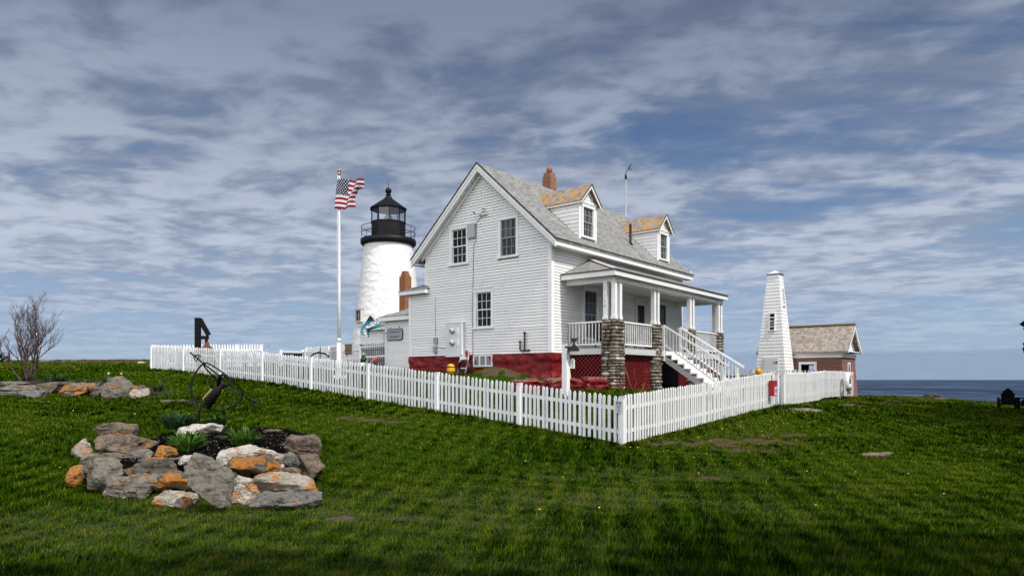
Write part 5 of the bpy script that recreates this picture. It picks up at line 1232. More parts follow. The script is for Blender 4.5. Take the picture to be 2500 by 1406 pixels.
# blocks of red painted stone by the first pier
def block_mesh(h, seed):
    r = np.random.default_rng(seed); v, f = ICO4; q = (np.abs(v)**9).sum(1)**(-1/9); p = v*q[:, None]*np.array(h); off = Vector(r.uniform(-9, 9, 3))
    for i in range(len(p)): c = Vector(p[i])*4; p[i] += v[i]*(.028*noise.fractal(c+off, .9, 2.0, 4)+.05*noise.cell(Vector((p[i][0]*3, p[i][1]*3, p[i][2]*6))))
    me = bpy.data.meshes.new('stone_block'); me.from_pydata(p.tolist(), [], f); me.update(); return me
def red_blocks():
    for i, (x, y, z, h, lab) in enumerate([(-1.2, -1.3, 1.33, (.62, .42, .30), 'long red painted stone block with bare grey top by the white post'), (.05, -1.75, 1.30, (.42, .40, .36), 'taller red painted stone block against the cobble pier'), (-2.3, -.75, 1.30, (.55, .35, .28), 'dark red painted stone block at the corner of the foundation')]):
        me = block_mesh(h, 400+i); me.materials.append(REDF); me.materials.append(m_rock('brown', .2))
        z_ = np.empty(len(me.polygons)*3); me.polygons.foreach_get('normal', z_); c = np.empty(len(me.polygons)*3); me.polygons.foreach_get('center', c)
        me.polygons.foreach_set('material_index', ((z_[2::3] > .55) & (c[2::3] > h[2]*.55)).astype(int)); o = bpy.data.objects.new('stone_block', me); C.objects.link(o); p = W(x, y); o.location = (p.x, p.y, z); o.rotation_euler = (0, 0, TH-.6); tag(o, lab, 'stone block')
red_blocks()

# ------------------------------------------------------------------ mulch, plants, armillary sundial
def mz(x, y): 
    q = ((x-BEDC[0])/BEDR[0])**2+((y-BEDC[1])/BEDR[1])**2
    return .42+.045*(y-10.7)+.10*(1-min(1, q))-.03
def build_mulch():
    m, t = newmat('dark_bark_mulch'); c = obj_co(t); n = t.noise(c, 40, 5, .75); v = t.n('ShaderNodeTexVoronoi', {'Vector': c, 'Scale': 55}).outputs[1]
    k = t.ramp(t.math('ADD', t.math('MULTIPLY', n, .6), t.math('MULTIPLY', t.n('ShaderNodeSeparateColor', {0: v}).outputs[0], .4)), [(.35, (.003, .0025, .0025)), (.65, (.008, .0065, .006)), (.82, (.018, .014, .012))])
    k = t.mix(t.sstep(t.n('ShaderNodeSeparateColor', {0: v}).outputs[1], .972, .98), k, (.35, .33, .3))
    out(t, k, .95, n, 1.0, .03, spec=.04)
    n_, rings = 96, 40; V, F = [(BEDC[0], BEDC[1], mz(*BEDC))], []
    for j in range(1, rings+1):
        f = j/(rings-4)
        for k_ in range(n_):
            a = 2*math.pi*k_/n_; w = 1+.05*math.sin(a*3+1)+.04*math.sin(a*5); ff = min(f, 1.0); x = BEDC[0]+BEDR[0]*.95*w*ff*math.cos(a); y = BEDC[1]+BEDR[1]*w*ff*math.sin(a)
            z = mz(x, y)+.022*noise.fractal(Vector((x*9, y*9, 0)), .8, 2, 4)
            if f > 1: x += .25*(f-1)*math.cos(a)*3; y += .25*(f-1)*3*math.sin(a); z -= (f-1)*8
            V.append((x, y, z))
    for k_ in range(n_): F.append((0, 1+k_, 1+(k_+1) % n_))
    for j in range(rings-1):
        for k_ in range(n_): a, b = 1+j*n_+k_, 1+j*n_+(k_+1) % n_; F.append((a, a+n_, b+n_, b))
    mb = MB(); mb.add(V, F, .5, False)
    for _ in range(2600):
        a, q = rng.uniform(0, 6.28), math.sqrt(rng.random())*.93; x, y = BEDC[0]+BEDR[0]*.95*q*math.cos(a), BEDC[1]+BEDR[1]*q*math.sin(a); z = mz(x, y)+.012; b = rng.uniform(0, 3.1); l, w = rng.uniform(.012, .035), rng.uniform(.004, .01); t_ = rng.uniform(-.6, .6)
        dx, dy = math.cos(b)*l, math.sin(b)*l; mb.add([(x-dx-dy*.3, y-dy+dx*.3, z), (x+dx-dy*.3, y+dy+dx*.3, z+t_*l), (x+dx+dy*.3, y+dy-dx*.3, z+t_*l+.008), (x-dx+dy*.3, y-dy-dx*.3, z+.008)], [(0, 1, 2, 3)])
    tag(mb.build('mulch', m), kind='stuff')
build_mulch()
def leaf_mat(name, c0, c1):
    m, t = newmat(name); k = t.ramp(rnd_at(t), [(0, c0), (1, c1)]); d = t.n('ShaderNodeBsdfPrincipled', {'Base Color': k, 'Roughness': .45, 'Specular IOR Level': .35}); tr = t.n('ShaderNodeBsdfTranslucent', {'Color': k}); mx = t.n('ShaderNodeMixShader', {0: .25, 1: d.outputs[0], 2: tr.outputs[0]}); t.n('ShaderNodeOutputMaterial', {0: mx.outputs[0]}); return m
LEAF = leaf_mat('lance_leaf', (.045, .13, .012), (.13, .24, .035)); LEAF_D = leaf_mat('blue_green_leaf', (.02, .055, .018), (.05, .10, .035))
def clump(x, y, z, rad, hgt, n, lab, mat=None, lw=.03, cat='plant'):
    mb = MB()
    for i in range(n):
        a = rng.uniform(0, 6.28); rr = rad*math.sqrt(rng.random()); tilt = rng.uniform(.15, 1.15); ln = hgt*rng.uniform(.55, 1.1); bx, by = rr*.45*math.cos(a), rr*.45*math.sin(a); a2 = a+rng.uniform(-.8, .8); r_ = rng.random(); seg = 4; vs = []; px, pz = 0.0, 0.0; ang = math.pi/2-tilt*.45
        for k in range(seg+1):
            f = k/seg; w = lw*math.sin(math.pi*min(.97, .12+f*.88))*rng.uniform(.9, 1.1); cx, cy = bx+px*math.cos(a2), by+px*math.sin(a2); sx, sy = -math.sin(a2)*w, math.cos(a2)*w
            vs += [(cx-sx, cy-sy, pz+w*.35), (cx, cy, pz), (cx+sx, cy+sy, pz+w*.35)]; px += ln/seg*math.cos(ang); pz += ln/seg*math.sin(ang); ang -= tilt*.32
        fs = []
        for k in range(seg): b = k*3; fs += [(b, b+1, b+4, b+3), (b+1, b+2, b+5, b+4)]
        mb.add(vs, fs, r_, True)
    o = mb.build('leafy_plant', mat or LEAF); o.location = (x, y, z); tag(o, lab, cat); return o
clump(-5.20, 11.15, .44, .32, .36, 150, 'bright green clump of pointed leaves in the middle of the front bed')
clump(-4.55, 11.75, .46, .34, .36, 150, 'bright green clump of pointed leaves at the right of the front bed')
clump(-6.75, 14.1, .60, .55, .34, 170, 'darker bluish green plant at the back of the bed, left of the sundial', LEAF_D)
clump(-6.15, 14.5, .62, .35, .24, 80, 'low bluish green plant at the back of the bed behind the sundial post', LEAF_D)
clump(-5.75, 11.8, .48, .16, .07, 60, 'tiny mossy tuft beside the bright middle clump', LEAF_D, .01)
def sundial():
    X, Y, zb = -6.36, 14.1, .62; T = thing('armillary_sundial', 'wrought iron armillary sundial with a long arrow on the front bed', 'sundial', (X, Y, zb), .424)
    k = .001307; P = lambda zx, zy, d=0.0: Vector(((zx-270)*k*.914, d, (1270-zy)*k+.02))
    m = MB(); pts = [P(270, 1290), P(274, 1200), P(283, 1090), P(290, 1000), P(293, 900)]; m.tube(pts, [.034, .03, .03, .032, .03], 8)
    for i in range(26): f = i/26; c = pts[0].lerp(pts[-1], f); a = i*1.1; m.ball((c.x+.016*math.cos(a), c.y+.016*math.sin(a), c.z), (.013, .013, .02), n=4)
    m.build('post', IRON, T)
    m = MB(); m.tube([P(150, 118), P(360, 290), P(985, 775), P(1150, 905)], .016, 7); m.build('arrow_shaft', IRON, T)
    m = MB(); m.tube([P(138, 108), P(175, 140), P(215, 172)], [.002, .012, .008], 6)
    def curl(p, q, d):
        pts = [P(x, y, d*f) for (x, y), f in zip(p, q)]; return pts
    for d in (.06, -.06): m.tube(curl([(205, 165), (260, 160), (300, 158), (312, 178), (298, 196), (280, 190), (284, 176)], [0, .5, .8, 1, 1, 1, 1], d), .011, 6)
    m.tube(curl([(205, 165), (212, 215), (228, 248), (250, 248), (262, 228), (246, 222)], [0]*6, 0), .011, 6); m.build('arrow_head', IRON, T)
    m = MB(); m.tube([P(1085, 850), P(1150, 905), P(1185, 955)], .01, 6)
    for d in (.07, -.07): m.tube(curl([(1100, 862), (1150, 950), (1200, 975), (1235, 985)], [0, .6, 1, .9], d), [.008, .02, .022, .006], 6)
    m.tube(curl([(1100, 862), (1160, 885), (1220, 870), (1258, 885), (1262, 915), (1235, 925), (1228, 905), (1244, 898)], [0, 1, 1, 1, 1, 1, 1, 1], .05), .011, 6); m.build('arrow_fletching', IRON, T)
    m = MB(); m.tube([P(*q) for q in [(360, 290), (310, 330), (258, 395), (205, 480), (168, 590), (158, 680), (172, 760), (215, 840), (275, 905), (360, 960), (420, 985), (480, 1005), (600, 1020), (720, 1000), (850, 935), (930, 865), (985, 775)]], .018, 8); m.build('meridian_ring', IRON, T)
    m = MB(); c, A = Vector((672, 532)), Vector((312, 243)); n_ = 40
    m.tube([P(c.x-A.x*math.cos(2*math.pi*i/n_)+25*math.sin(2*math.pi*i/n_), c.y-A.y*math.cos(2*math.pi*i/n_)-62*math.sin(2*math.pi*i/n_), -.5*math.sin(2*math.pi*i/n_)) for i in range(n_+1)], .016, 7, cap=False); m.build('horizon_ring', IRON, T)
    # equatorial hour band, a wide half hoop with scrolled ends
    m = MB(); e1, e2 = Vector((.79, .61)), Vector((-.61, .79)); rr = 478; hw = 62; vs, fs = [], []; n_ = 36
    for i in range(n_+1):
        a = -1.50+3.0*i/n_; w = hw*(1 if abs(a) < 1.1 else max(.25, 1-(abs(a)-1.1)*1.9)); b = c+Vector((18, 14))+e2*(rr*math.cos(a)); b = b+Vector((0, 30))*math.cos(a)
        for s in (-1, 1): q = b+e1*w*s; vs.append(P(q.x-8*math.sin(a), q.y+8*math.sin(a), -.60*math.sin(a)))
    fs = [(2*i, 2*i+1, 2*i+3, 2*i+2) for i in range(n_)]; m.add(vs, fs, .5, True); o = m.build('hour_band', IRON, T); s_ = o.modifiers.new('thickness', 'SOLIDIFY'); s_.thickness = .012
    m = MB()
    for cx in ((500, 640), (590, 560), (640, 655)):
        pass
    m.tube([P(490, 660, .5), P(500, 580, .56), P(525, 535, .58), (P(560, 528, .58)), P(585, 555, .56), P(570, 575, .55)], [.035, .03, .024, .018, .014, .008], 7)
    m.tube([P(585, 610, -.3), P(590, 530, -.5), P(610, 480, -.55), P(650, 462, -.57), P(686, 490, -.56), P(688, 520, -.55)], [.045, .04, .034, .028, .02, .008], 7)
    m.tube([P(610, 660, -.45), P(690, 622, -.52), P(745, 610, -.55), P(772, 575, -.56), P(755, 538, -.56), P(715, 530, -.55)], [.045, .038, .03, .024, .018, .008], 7); m.build('scroll', IRON, T)
    m = MB(); m.tube([P(280, 915), P(240, 945), P(185, 955), P(145, 930), P(136, 880), P(165, 850), P(210, 855), P(232, 880), P(212, 905), P(185, 895)], .014, 6); m.build('side_scroll', IRON, T)
    m = MB(); d_ = (P(290, 830)-P(445, 685)).normalized(); 
    for i in range(7):
        f = i/6; q = Vector((335, 820)).lerp(Vector((450, 685)), f); p = P(q.x+16, q.y+4, -.22-.28*f); m.box(p-Vector((.012, .004, .018)), p+Vector((.012, .004, .018)))
    m.build('brass_numeral', m_plain('brass_numerals', (.55, .4, .2), .4, .5), T)
sundial()
def bare_shrub():
    X, Y = -15.2, 21.9; zb = g1(X, Y)+.15; T = thing('bare_shrub', 'leafless many stemmed shrub behind the far left stone wall', 'shrub', (X, Y, zb), 0); T.scale = (1.05, 1, .87); r = random.Random(21)
    st, tw = MB(), MB()
    def grow(p, d, ln, rad, lvl):
        pts, rd = [p], [rad]; n = 6
        for i in range(n):
            d = (d+Vector((r.gauss(0, .10), r.gauss(0, .10), r.gauss(.05, .06)))).normalized(); p = p+d*ln/n; pts.append(p); rd.append(rad*(1-.62*(i+1)/n))
            if lvl < 3 and i > 0:
                for _ in range(2 if r.random() < (.55 if lvl else .5) else 1):
                    if r.random() < .92:
                        s = Vector((r.gauss(0, 1), r.gauss(0, 1), r.gauss(.1, .4))).normalized(); grow(p, (d*1.1+s*.62+Vector((0, 0, .25))).normalized(), ln*r.uniform(.32, .58), max(.0035, rd[-1]*.6), lvl+1)
        (st if lvl < 2 else tw).tube(pts, rd, 6 if lvl < 2 else 4)
    for a, l, ln in ((-.55, .32, 1.55), (-.25, .1, 1.9), (.05, .06, 2.05), (.38, .12, 1.9), (.62, .0, 1.6), (-.8, -.1, 1.3), (.15, -.2, 1.8)):
        grow(Vector((a*.22, l*.3, 0)), Vector((a*.62, l, 1)).normalized(), ln, .034, 0)
    bk = m_plain('grey_red_bark', (.10, .062, .055), .8, 0, .6, .4, 30); st.build('stem', bk, T); tw.build('twigs', bk, T)
    # soil bed and greenery behind the far wall
    m = MB(); vs, fs = [], []; nx, ny = 60, 10
    for j in range(ny+1):
        for i in range(nx+1): x = -17.5+7.0*i/nx; y = 20.6+2.2*j/ny; vs.append((x, y, g1(x, y)+.30*math.sin(math.pi*min(1, max(0, j/ny)))*math.sin(math.pi*min(1, i/nx*1.0))+.04*noise.noise(Vector((x*4, y*4, 0)))-.02))
    for j in range(ny):
        for i in range(nx): k = j*(nx+1)+i; fs.append((k, k+1, k+nx+2, k+nx+1))
    m.add(vs, fs, .5, True); tag(m.build('soil_bed', m_plain('dark_bed_soil', (.012, .009, .007), .95, 0, .6, .6, 9)), kind='stuff')
    for x, y, rr, hh, n, lab in ((-14.2, 21.6, .4, .5, 90, 'dark green clump right of the bare shrub'), (-13.1, 21.4, .35, .38, 80, 'dark green clump of leaves in the middle of the far bed'), (-12.1, 21.3, .4, .36, 90, 'dark green clump left of the tall pointed boulder'), (-10.6, 20.9, .3, .34, 60, 'dark green clump behind the whitish end block'), (-15.9, 21.0, .35, .3, 60, 'low green leaves left of the bare shrub by the far wall'), (-12.9, 22.2, .25, .42, 40, 'narrow leaves with white and yellow blooms behind the far bed')):
        clump(x, y, g1(x, y)+.12, rr, hh, n, lab, LEAF_D, .02)
    for x, y, h, col, lab in ((-15.3, 22.4, .55, YEL, 'orange yellow flower left behind the bare shrub'), (-12.75, 22.0, .45, m_plain('white_bloom', (.7, .7, .62), .7), 'white flower on a thin stem in the far bed'), (-12.35, 22.0, .46, m_plain('lemon_bloom', (.7, .62, .12), .7), 'pale yellow flower on a thin stem in the far bed')):
        z = g1(x, y)+.1; G = thing('daffodil', lab, 'flower', (x, y, z), 0); m = MB(); m.tube([(0, 0, 0), (.02, 0, h)], .008, 5); m.build('stem', LEAF_D, G); m = MB()
        for k in range(6): a = k*1.047; m.quad((.02, 0, h), (.02+.03*math.cos(a-.4), -.02, h+.03*math.sin(a-.4)), (.02+.045*math.cos(a), -.022, h+.045*math.sin(a)), (.02+.03*math.cos(a+.4), -.02, h+.03*math.sin(a+.4)))
        m.build('bloom', col, G)
bare_shrub()

# ------------------------------------------------------------------ chairs, lamp post, small things about the yard
def adirondack(X, Y, z, rot, lab, mat):
    T = thing('lawn_chair', lab, 'chair', (X, Y, z), rot); T.scale = (.86, .86, 1.0)
    m = MB()
    for i in range(7):
        x = -.25+.083*i; h = .98-.15*((i-3)/3)**2-.02*abs(i-3); m.bar((x*.85, .12, .25), (x*1.0, .42, h), .09, .02, up=(0, 1, .3))
    m.bar((-.34, .22, .46), (.34, .22, .46), .03, .08); m.build('backrest', mat, T)
    m = MB()
    for i in range(5): m.bar((-.29, -.42+.11*i, .38-.03*i), (.29, -.42+.11*i, .38-.03*i), .095, .02)
    m.build('seat', mat, T)
    for s in (-1, 1):
        m = MB(); m.bar((s*.37, -.50, .555), (s*.37, .34, .555), .12, .022); m.build('armrest', mat, T)
        m = MB(); m.box((s*.37-.045, -.42, 0), (s*.37+.045, -.39, .543)); m.build('front_leg', mat, T)
        m = MB(); m.bar((s*.31, -.45, .36), (s*.31, .50, .04), .03, .11); m.box((s*.37-.03, .24, .02), (s*.37+.03, .28, .543)); m.build('rear_leg', mat, T)
adirondack(22.05, 31.0, g1(22.05, 31)-.02, R(148), 'dark wooden lawn chair seen from behind at the far right shore', DARKW)
adirondack(-29.6, 40.2, g1(-29.6, 40.2)+.0, R(75), 'dark wooden lawn chair cut off at the left edge on the hilltop', DARKW)
def side_table():
    X, Y = 23.05, 31.1; z = g1(X, Y); T = thing('side_table', 'dark slatted table right of the lawn chair, cut by the frame', 'table', (X, Y, z), .05); m = MB()
    for i in range(5): m.box((-.62, -.36+.15*i, .55), (.75, -.23+.15*i, .585))
    m.build('tabletop', DARKW, T)
    for sx in (-.25, .6):
        for sy in (-.26, .26): m = MB(); m.box((sx-.05, sy-.05, -.05), (sx+.05, sy+.05, .549)); m.build('leg', DARKW, T)
    m = MB(); m.box((-.2, -.25, .2), (.55, .25, .23)); m.build('shelf', DARKW, T)
side_table()
def lamp_post():
    p = W(-2.15, -2.11); z = g1(p.x, p.y); T = thing('white_post', 'square white post in front of the house corner with a black floodlight', 'post', (p.x, p.y, z), TH); tp = 2.71-z
    m = MB(); m.box((-.09, -.09, -.2), (.09, .09, tp)); m.build('post', WHITE2, T)
    f = MB(); f.T = frame((.06, -.26, tp-.02), (.6, -.8, 0), (0, 0, 1)) @ Matrix.Identity(4); f.prism([(-.12, .20, -.12), (.14, .20, -.12), (.02, .04, -.12), (.13, -.12, -.12), (-.14, -.12, -.12), (-.01, .04, -.12)], (0, 0, .2)); f.box((-.18, -.2, -.16), (.16, -.121, .14)); f.tube([(-.1, -.1, 0), (-.28, -.06, 0)], .03, 8); f.build('floodlight', BLKP, T)
    g = MB(); g.T = frame((.2, -.12, tp-.62), (.6, -.8, 0), (0, 0, 1)); g.box((-.07, -.14, -.03), (.07, .12, .03)); g.prism([(-.085, .12, -.04), (.085, .12, -.04), (0, .19, -.04)], (0, 0, .08)); t_ = g.build('thermometer', WHITE2, T)
    i = MB(); i.T = frame((.2, -.12, tp-.62), (.6, -.8, 0), (0, 0, 1))
    for k in range(6): i.box((-.03, -.11+k*.035, .031), (.03, -.095+k*.035, .034))
    i.build('scale', BLKP, t_)
lamp_post()
def leaning():
    p = W(-.6, -1.2); m = MB(); a, b = W(-1.75, -2.0, 1.62), W(.15, -.6, 2.32); m.bar(a-a, b-a, .07, .03); o = m.build('plank', m_plain('bare_pine_board', (.48, .38, .28), .7)); o.location = a; tag(o, 'bare pale plank leaning under the porch by the white post', 'plank')
    # rusty anchor propped against the first pier
    c = W(.95, -2.62); z = 1.0; G = thing('anchor', 'rusty brown anchor leaning on the first cobble pier', 'anchor', (c.x, c.y, z), TH-.35)
    m = MB(); m.tube([(.05, -.2, .05), (-.02, .22, 1.05)], .028, 8); m.tube([(-.05, .22, 1.07), (-.02, .23, 1.14), (.03, .23, 1.08)], .012, 6); m.build('shank', RUST, G)
    m = MB(); m.tube([(-.55, -.12, .42), (-.35, -.18, .14), (.05, -.22, .03), (.40, -.2, .16), (.55, -.15, .45)], [.02, .03, .04, .03, .02], 8); m.prism([(-.62, -.12, .48), (-.42, -.14, .38), (-.52, -.14, .18)], (0, .03, 0)); m.prism([(.62, -.15, .5), (.42, -.17, .40), (.5, -.17, .2)], (0, .03, 0)); m.build('arms', RUST, G)
    m = MB(); m.tube([(.30, .06, .95), (.22, .0, .75), (.30, -.05, .5), (.16, -.1, .3), (.22, -.2, .02)], .014, 6); m.tube([(-.1, .1, .8), (-.28, -.02, .5), (-.4, -.12, .2)], .016, 6); m.build('chain', RUST, G)
leaning()
def yard_bits():
    # ladder and tools below the meter cabinet
    p = W(-.32, 4.05); z = g1(p.x, p.y); G = thing('stepladder', 'grey and white stepladder leaning below the meter cabinet', 'ladder', (p.x, p.y, z), TH); m = MB()
    m.bar((0, -.12, 0), (.2, -.20, .86), .05, .03); m.bar((-.02, .28, 0), (.2, .22, .86), .05, .03); m.build('rails', GREYMET, G)
    m = MB()
    for f in (.3, .62, .95): m.box((.2*f-.07, -.14, .86*f-.02), (.2*f+.03, .24, .86*f+.02))
    m.box((.10, -.2, .60), (.14, .24, .78)); m.build('steps', WHITE2, G)
    p = W(-.5, 4.5); z = g1(p.x, p.y)-.12; G = thing('yellow_hose_reel', 'yellow hose reel with black handle below the meter cabinet', 'hose reel', (p.x, p.y, z), TH); m = MB(); m.lathe([(.15, 0), (.17, .25), (.16, .45), (.09, .52), (.05, .54)], 18); m.build('body', YEL, G)
    m = MB()
    for q in (.2, .4): m.lathe([(.165, q), (.185, q+.02), (.165, q+.04)], 18)
    m.tube([(0, .2, .4), (0, .45, .45), (0, .5, .4)], .035, 7); m.build('straps', BLKP, G)
    p = W(-.55, 3.75); z = g1(p.x, p.y); G = thing('hose_drum', 'black and grey coiled hose beside the stepladder', 'hose', (p.x, p.y, z), TH); m = MB()
    for k in range(4): m.tube([(-.05+.03*k, .26*math.cos(a/4), .3+.26*math.sin(a/4)) for a in range(26)], .03, 6)
    m.build('coil', BLKP, G)
    p = W(-.28, 3.93); z = g1(p.x, p.y); G = thing('red_marker_stake', 'red marker stake standing against the red foundation', 'stake', (p.x, p.y, z), TH); m = MB(); m.tube([(0, 0, -.1), (.03, -.05, .80)], .012, 6); m.build('rod', REDW, G); m = MB(); m.box((-.01, -.1, .72), (.05, .0, .95)); m.build('flag_plate', REDP, G)
    # buoys and a bottle shaped float by the wing
    for x, y, h, col, lab, r_ in ((.2, 10.25, .62, m_plain('coral_buoy_paint', (.55, .12, .09), .6), 'coral pink lobster buoy in the heap by the wing corner', .16), (.1, 10.45, .34, m_plain('green_buoy_paint', (.04, .25, .06), .6), 'small green buoy in the heap by the wing corner', .13), (-.1, 9.7, .30, m_plain('dark_teal_buoy', (.03, .07, .07), .6), 'dark teal buoy at the right end of the heap by the wing', .14)):
        p = W(x, y); z = 2.05; m = MB(); m.T = Matrix.Rotation(.6 if h > .5 else .2, 4, 'Y'); m.lathe([(.05, 0), (r_*.8, .04), (r_, h*.35), (r_*.8, h*.7), (.04, h), (.02, h+.08)], 16); o = m.build('buoy', col); o.location = (p.x, p.y, z+.05); tag(o, lab, 'buoy', 'buoys heaped by the wing')
    p = W(.35, 10.9); G = thing('penguin_float', 'black and white bottle shaped float beside the coral buoy', 'float', (p.x, p.y, 2.02), 0); m = MB(); m.lathe([(.13, 0), (.15, .2), (.14, .36)], 16); m.build('white_base', WHITE2, G); m = MB(); m.lathe([(.145, .36), (.14, .5), (.08, .66), (.05, .7)], 16); m.build('black_shoulder', BLKP, G); m = MB(); m.ball((0, 0, .74), (.055, .055, .06)); m.build('white_cap', WHITE2, G)
    p = W(.1, 11.0); m = MB(); m.box((-.5, -.25, 0), (.5, .25, .22)); m.box((-.52, -.27, .22), (.52, .27, .26)); o = m.build('dark_bench', DARKW); o.location = (p.x, p.y, 1.95); o.rotation_euler = (0, 0, TH+R(90)); tag(o, 'low dark bench under the coral buoy', 'bench')
    # wooden board on the handrail, NO sign, small dark plate, old anchor by the flagpole
    p = W(.9, 12.7); m = MB()
    for k in range(4): m.box((-.24, -.03, -.26+.13*k), (.24+.02*(k % 2), .03, -.14+.13*k))
    o = m.build('wooden_board', m_plain('brown_weathered_board', (.20, .11, .055), .85, 0, .6)); o.location = (p.x, p.y, 3.06); o.rotation_euler = (0, 0, TH+R(90)); tag(o, 'brown weathered wooden board hung on the white handrail', 'board')
    def sign(name, lab, loc, rot, w, h, head, headh, rows, txt=None, headtxt=(.8, .8, .8), tsz=.1, band=None):
        G = thing(name, lab, 'sign', loc, rot); M = frame((0, 0, 0), (0, -1, 0), (0, 0, 1)); m = MB(); m.T = M; m.box((-w/2, -h/2, -.008), (w/2, h/2, 0)); m.build('board', m_plain('sign_white', (.62, .63, .65), .5), G)
        if head: m = MB(); m.T = M; m.box((-w/2+.015, h/2-headh, .0005), (w/2-.015, h/2-.015, .003))
        if head and not band: m.build('header', head, G)
        if band:
            m.cm = 1
            for sx in (-1, 1):
                for yy in (h/2-.02, h/2-headh+.005): m.prism([(sx*(w/2-.015), yy-.012, .0035), (sx*(w/2-.015), yy+.012, .0035), (sx*(w/2-.06), yy, .0035)], (0, 0, .002))
            m.build('header', [head, BLKP], G)
        if txt: m = MB(); m.T = M; text(m, txt, tsz, Matrix.Translation((0, h/2-headh*.5-.005, .004))); m.build('lettering', m_plain('sign_letter_'+name, headtxt, .6), G)
        m = MB(); m.T = M; n = len(rows); y = h/2-headh-.03; dy = (h-headh-.05)/n
        for r_ in rows: m.box((-w/2*r_, y-dy*.5, .001), (w/2*r_, y-dy*.12, .003)); y -= dy
        m.build('small_print', m_plain('small_print', (.12, .12, .14), .7), G)
    sign('notice_sign', 'grey notice with NO in red letters on the railing behind the fence', W(.92, 13.9, 2.82), TH, .62, .78, None, .2, (.8, .6, .75, .55, .85, .5), 'NO', (.45, .05, .06), .24)
    sign('warning_sign', 'white notice with faded lilac header on the near fence corner', W(FL-.078, FR+.06, .97), TH, .165, .27, m_plain('faded_lilac_header', (.42, .22, .38), .6), .07, (.8, .45, .65, .35, .45), band=True)
    sign('danger_sign', 'white notice with red header at the right end of the fence', W(14.55, FR-.06, 1.42), TH+R(90), .5, .76, m_plain('red_header', (.5, .04, .07), .6), .2, (.8, .75, .7, .65, .6, .75, .7, .8))
    sign('small_gate_sign', 'small white notice with round symbol above the red box', W(3.88, FR-.035, 1.66), TH+R(90), .15, .24, None, .10, (.6, .4))
    # red box with a picture label
    p = W(3.62, FR-.13); G = thing('red_box', 'red metal box with a blue picture label hung on the fence end', 'box', (p.x, p.y, 1.30), TH); m = MB(); m.box((-.17, -.08, -.26), (.17, .09, .24)); m.box((-.185, -.095, .24), (.185, .09, .262)); m.box((-.171, -.081, .02), (.171, -.0805, .022)); m.build('body', REDP, G)
    m = MB(); m.box((-.10, -.0835, -.22), (.15, -.0806, .05)); m.build('label', m_plain('label_white', (.7, .7, .72), .5), G); m = MB(); m.prism([(-.05, -.084, -.16), (.1, -.084, -.18), (.12, -.084, -.02), (.03, -.084, .02), (-.06, -.084, -.05)], (0, -.001, 0)); m.build('picture', m_plain('picture_blue', (.12, .22, .33), .6), G)
    m = MB()
    for zz in (.1, .16): m.box((-.1, -.083, zz), (.13, -.0806, zz+.035))
    m.build('faded_lettering', m_plain('faded_red_lettering', (.25, .03, .03), .6), G)
    # life ring case on the fence
    p = W(13.55, FR-.16); G = thing('life_ring', 'white horseshoe life ring hanging on the right hand fence', 'life ring', (p.x, p.y, 1.50), TH); m = MB(); pts = []
    for i in range(33): a = math.pi/2+.55+(2*math.pi-1.1)*i/32; pts.append((.22*math.cos(a), 0, -.28*math.sin(a)*1.15))
    m.tube(pts, .105, 12); m.build('ring', WHITE2, G); m = MB(); m.prism([(-.12, -.09, -.42), (.18, -.09, -.42), (.12, -.09, -.24), (-.16, -.09, -.2)], (0, .15, 0)); m.build('rope_bag', m_plain('olive_bag', (.10, .11, .075), .8), G)
    m = MB(); m.box((-.03, -.11, -.1), (.05, -.05, .14)); m.build('strap', m_plain('strap_brown', (.09, .06, .05), .8), G)
    # yellow hand pump above the fence, small dark plate, rusty grapnel
    m = MB(); m.lathe([(.09, 0), (.09, .4), (.125, .45), (.13, .56), (.08, .63), (.03, .66)], 9); m.tube([(0, 0, .52), (-.26, 0, .38)], .04, 8); m.tube([(0, 0, .52), (.25, 0, .40)], .045, 8); o = m.build('yellow_hydrant', YEL); p = W(9.2, -4.2); o.location = (p.x, p.y, 1.42); tag(o, 'small yellow hydrant top showing over the fence left of the gate', 'hydrant')
    m = MB(); m.box((-.10, -.02, -.02), (.10, .02, .12)); m.tube([(0, 0, -1.3), (0, 0, -.02)], .02, 6); o = m.build('small_plaque', GREYMET); p = W(-.75, 17.1); o.location = (p.x, p.y, 3.22); tag(o, 'small grey plaque on a stake at the end of the far left fence', 'plaque')
    m = MB(); m.tube([(-.45, 0, .0), (-.25, 0, .16), (0, 0, .22), (.25, 0, .16), (.42, 0, .06)], [.02, .04, .045, .04, .02], 8); m.tube([(.05, 0, -.9), (.05, 0, .5)], .025, 7); m.prism([(.36, 0, .0), (.5, 0, .15), (.46, 0, -.05)], (0, .04, 0)); o = m.build('grapnel_anchor', IRON); o.location = (-9.3, 33.6, 2.68); tag(o, 'dark old anchor behind the fence left of the flagpole', 'anchor')
yard_bits()
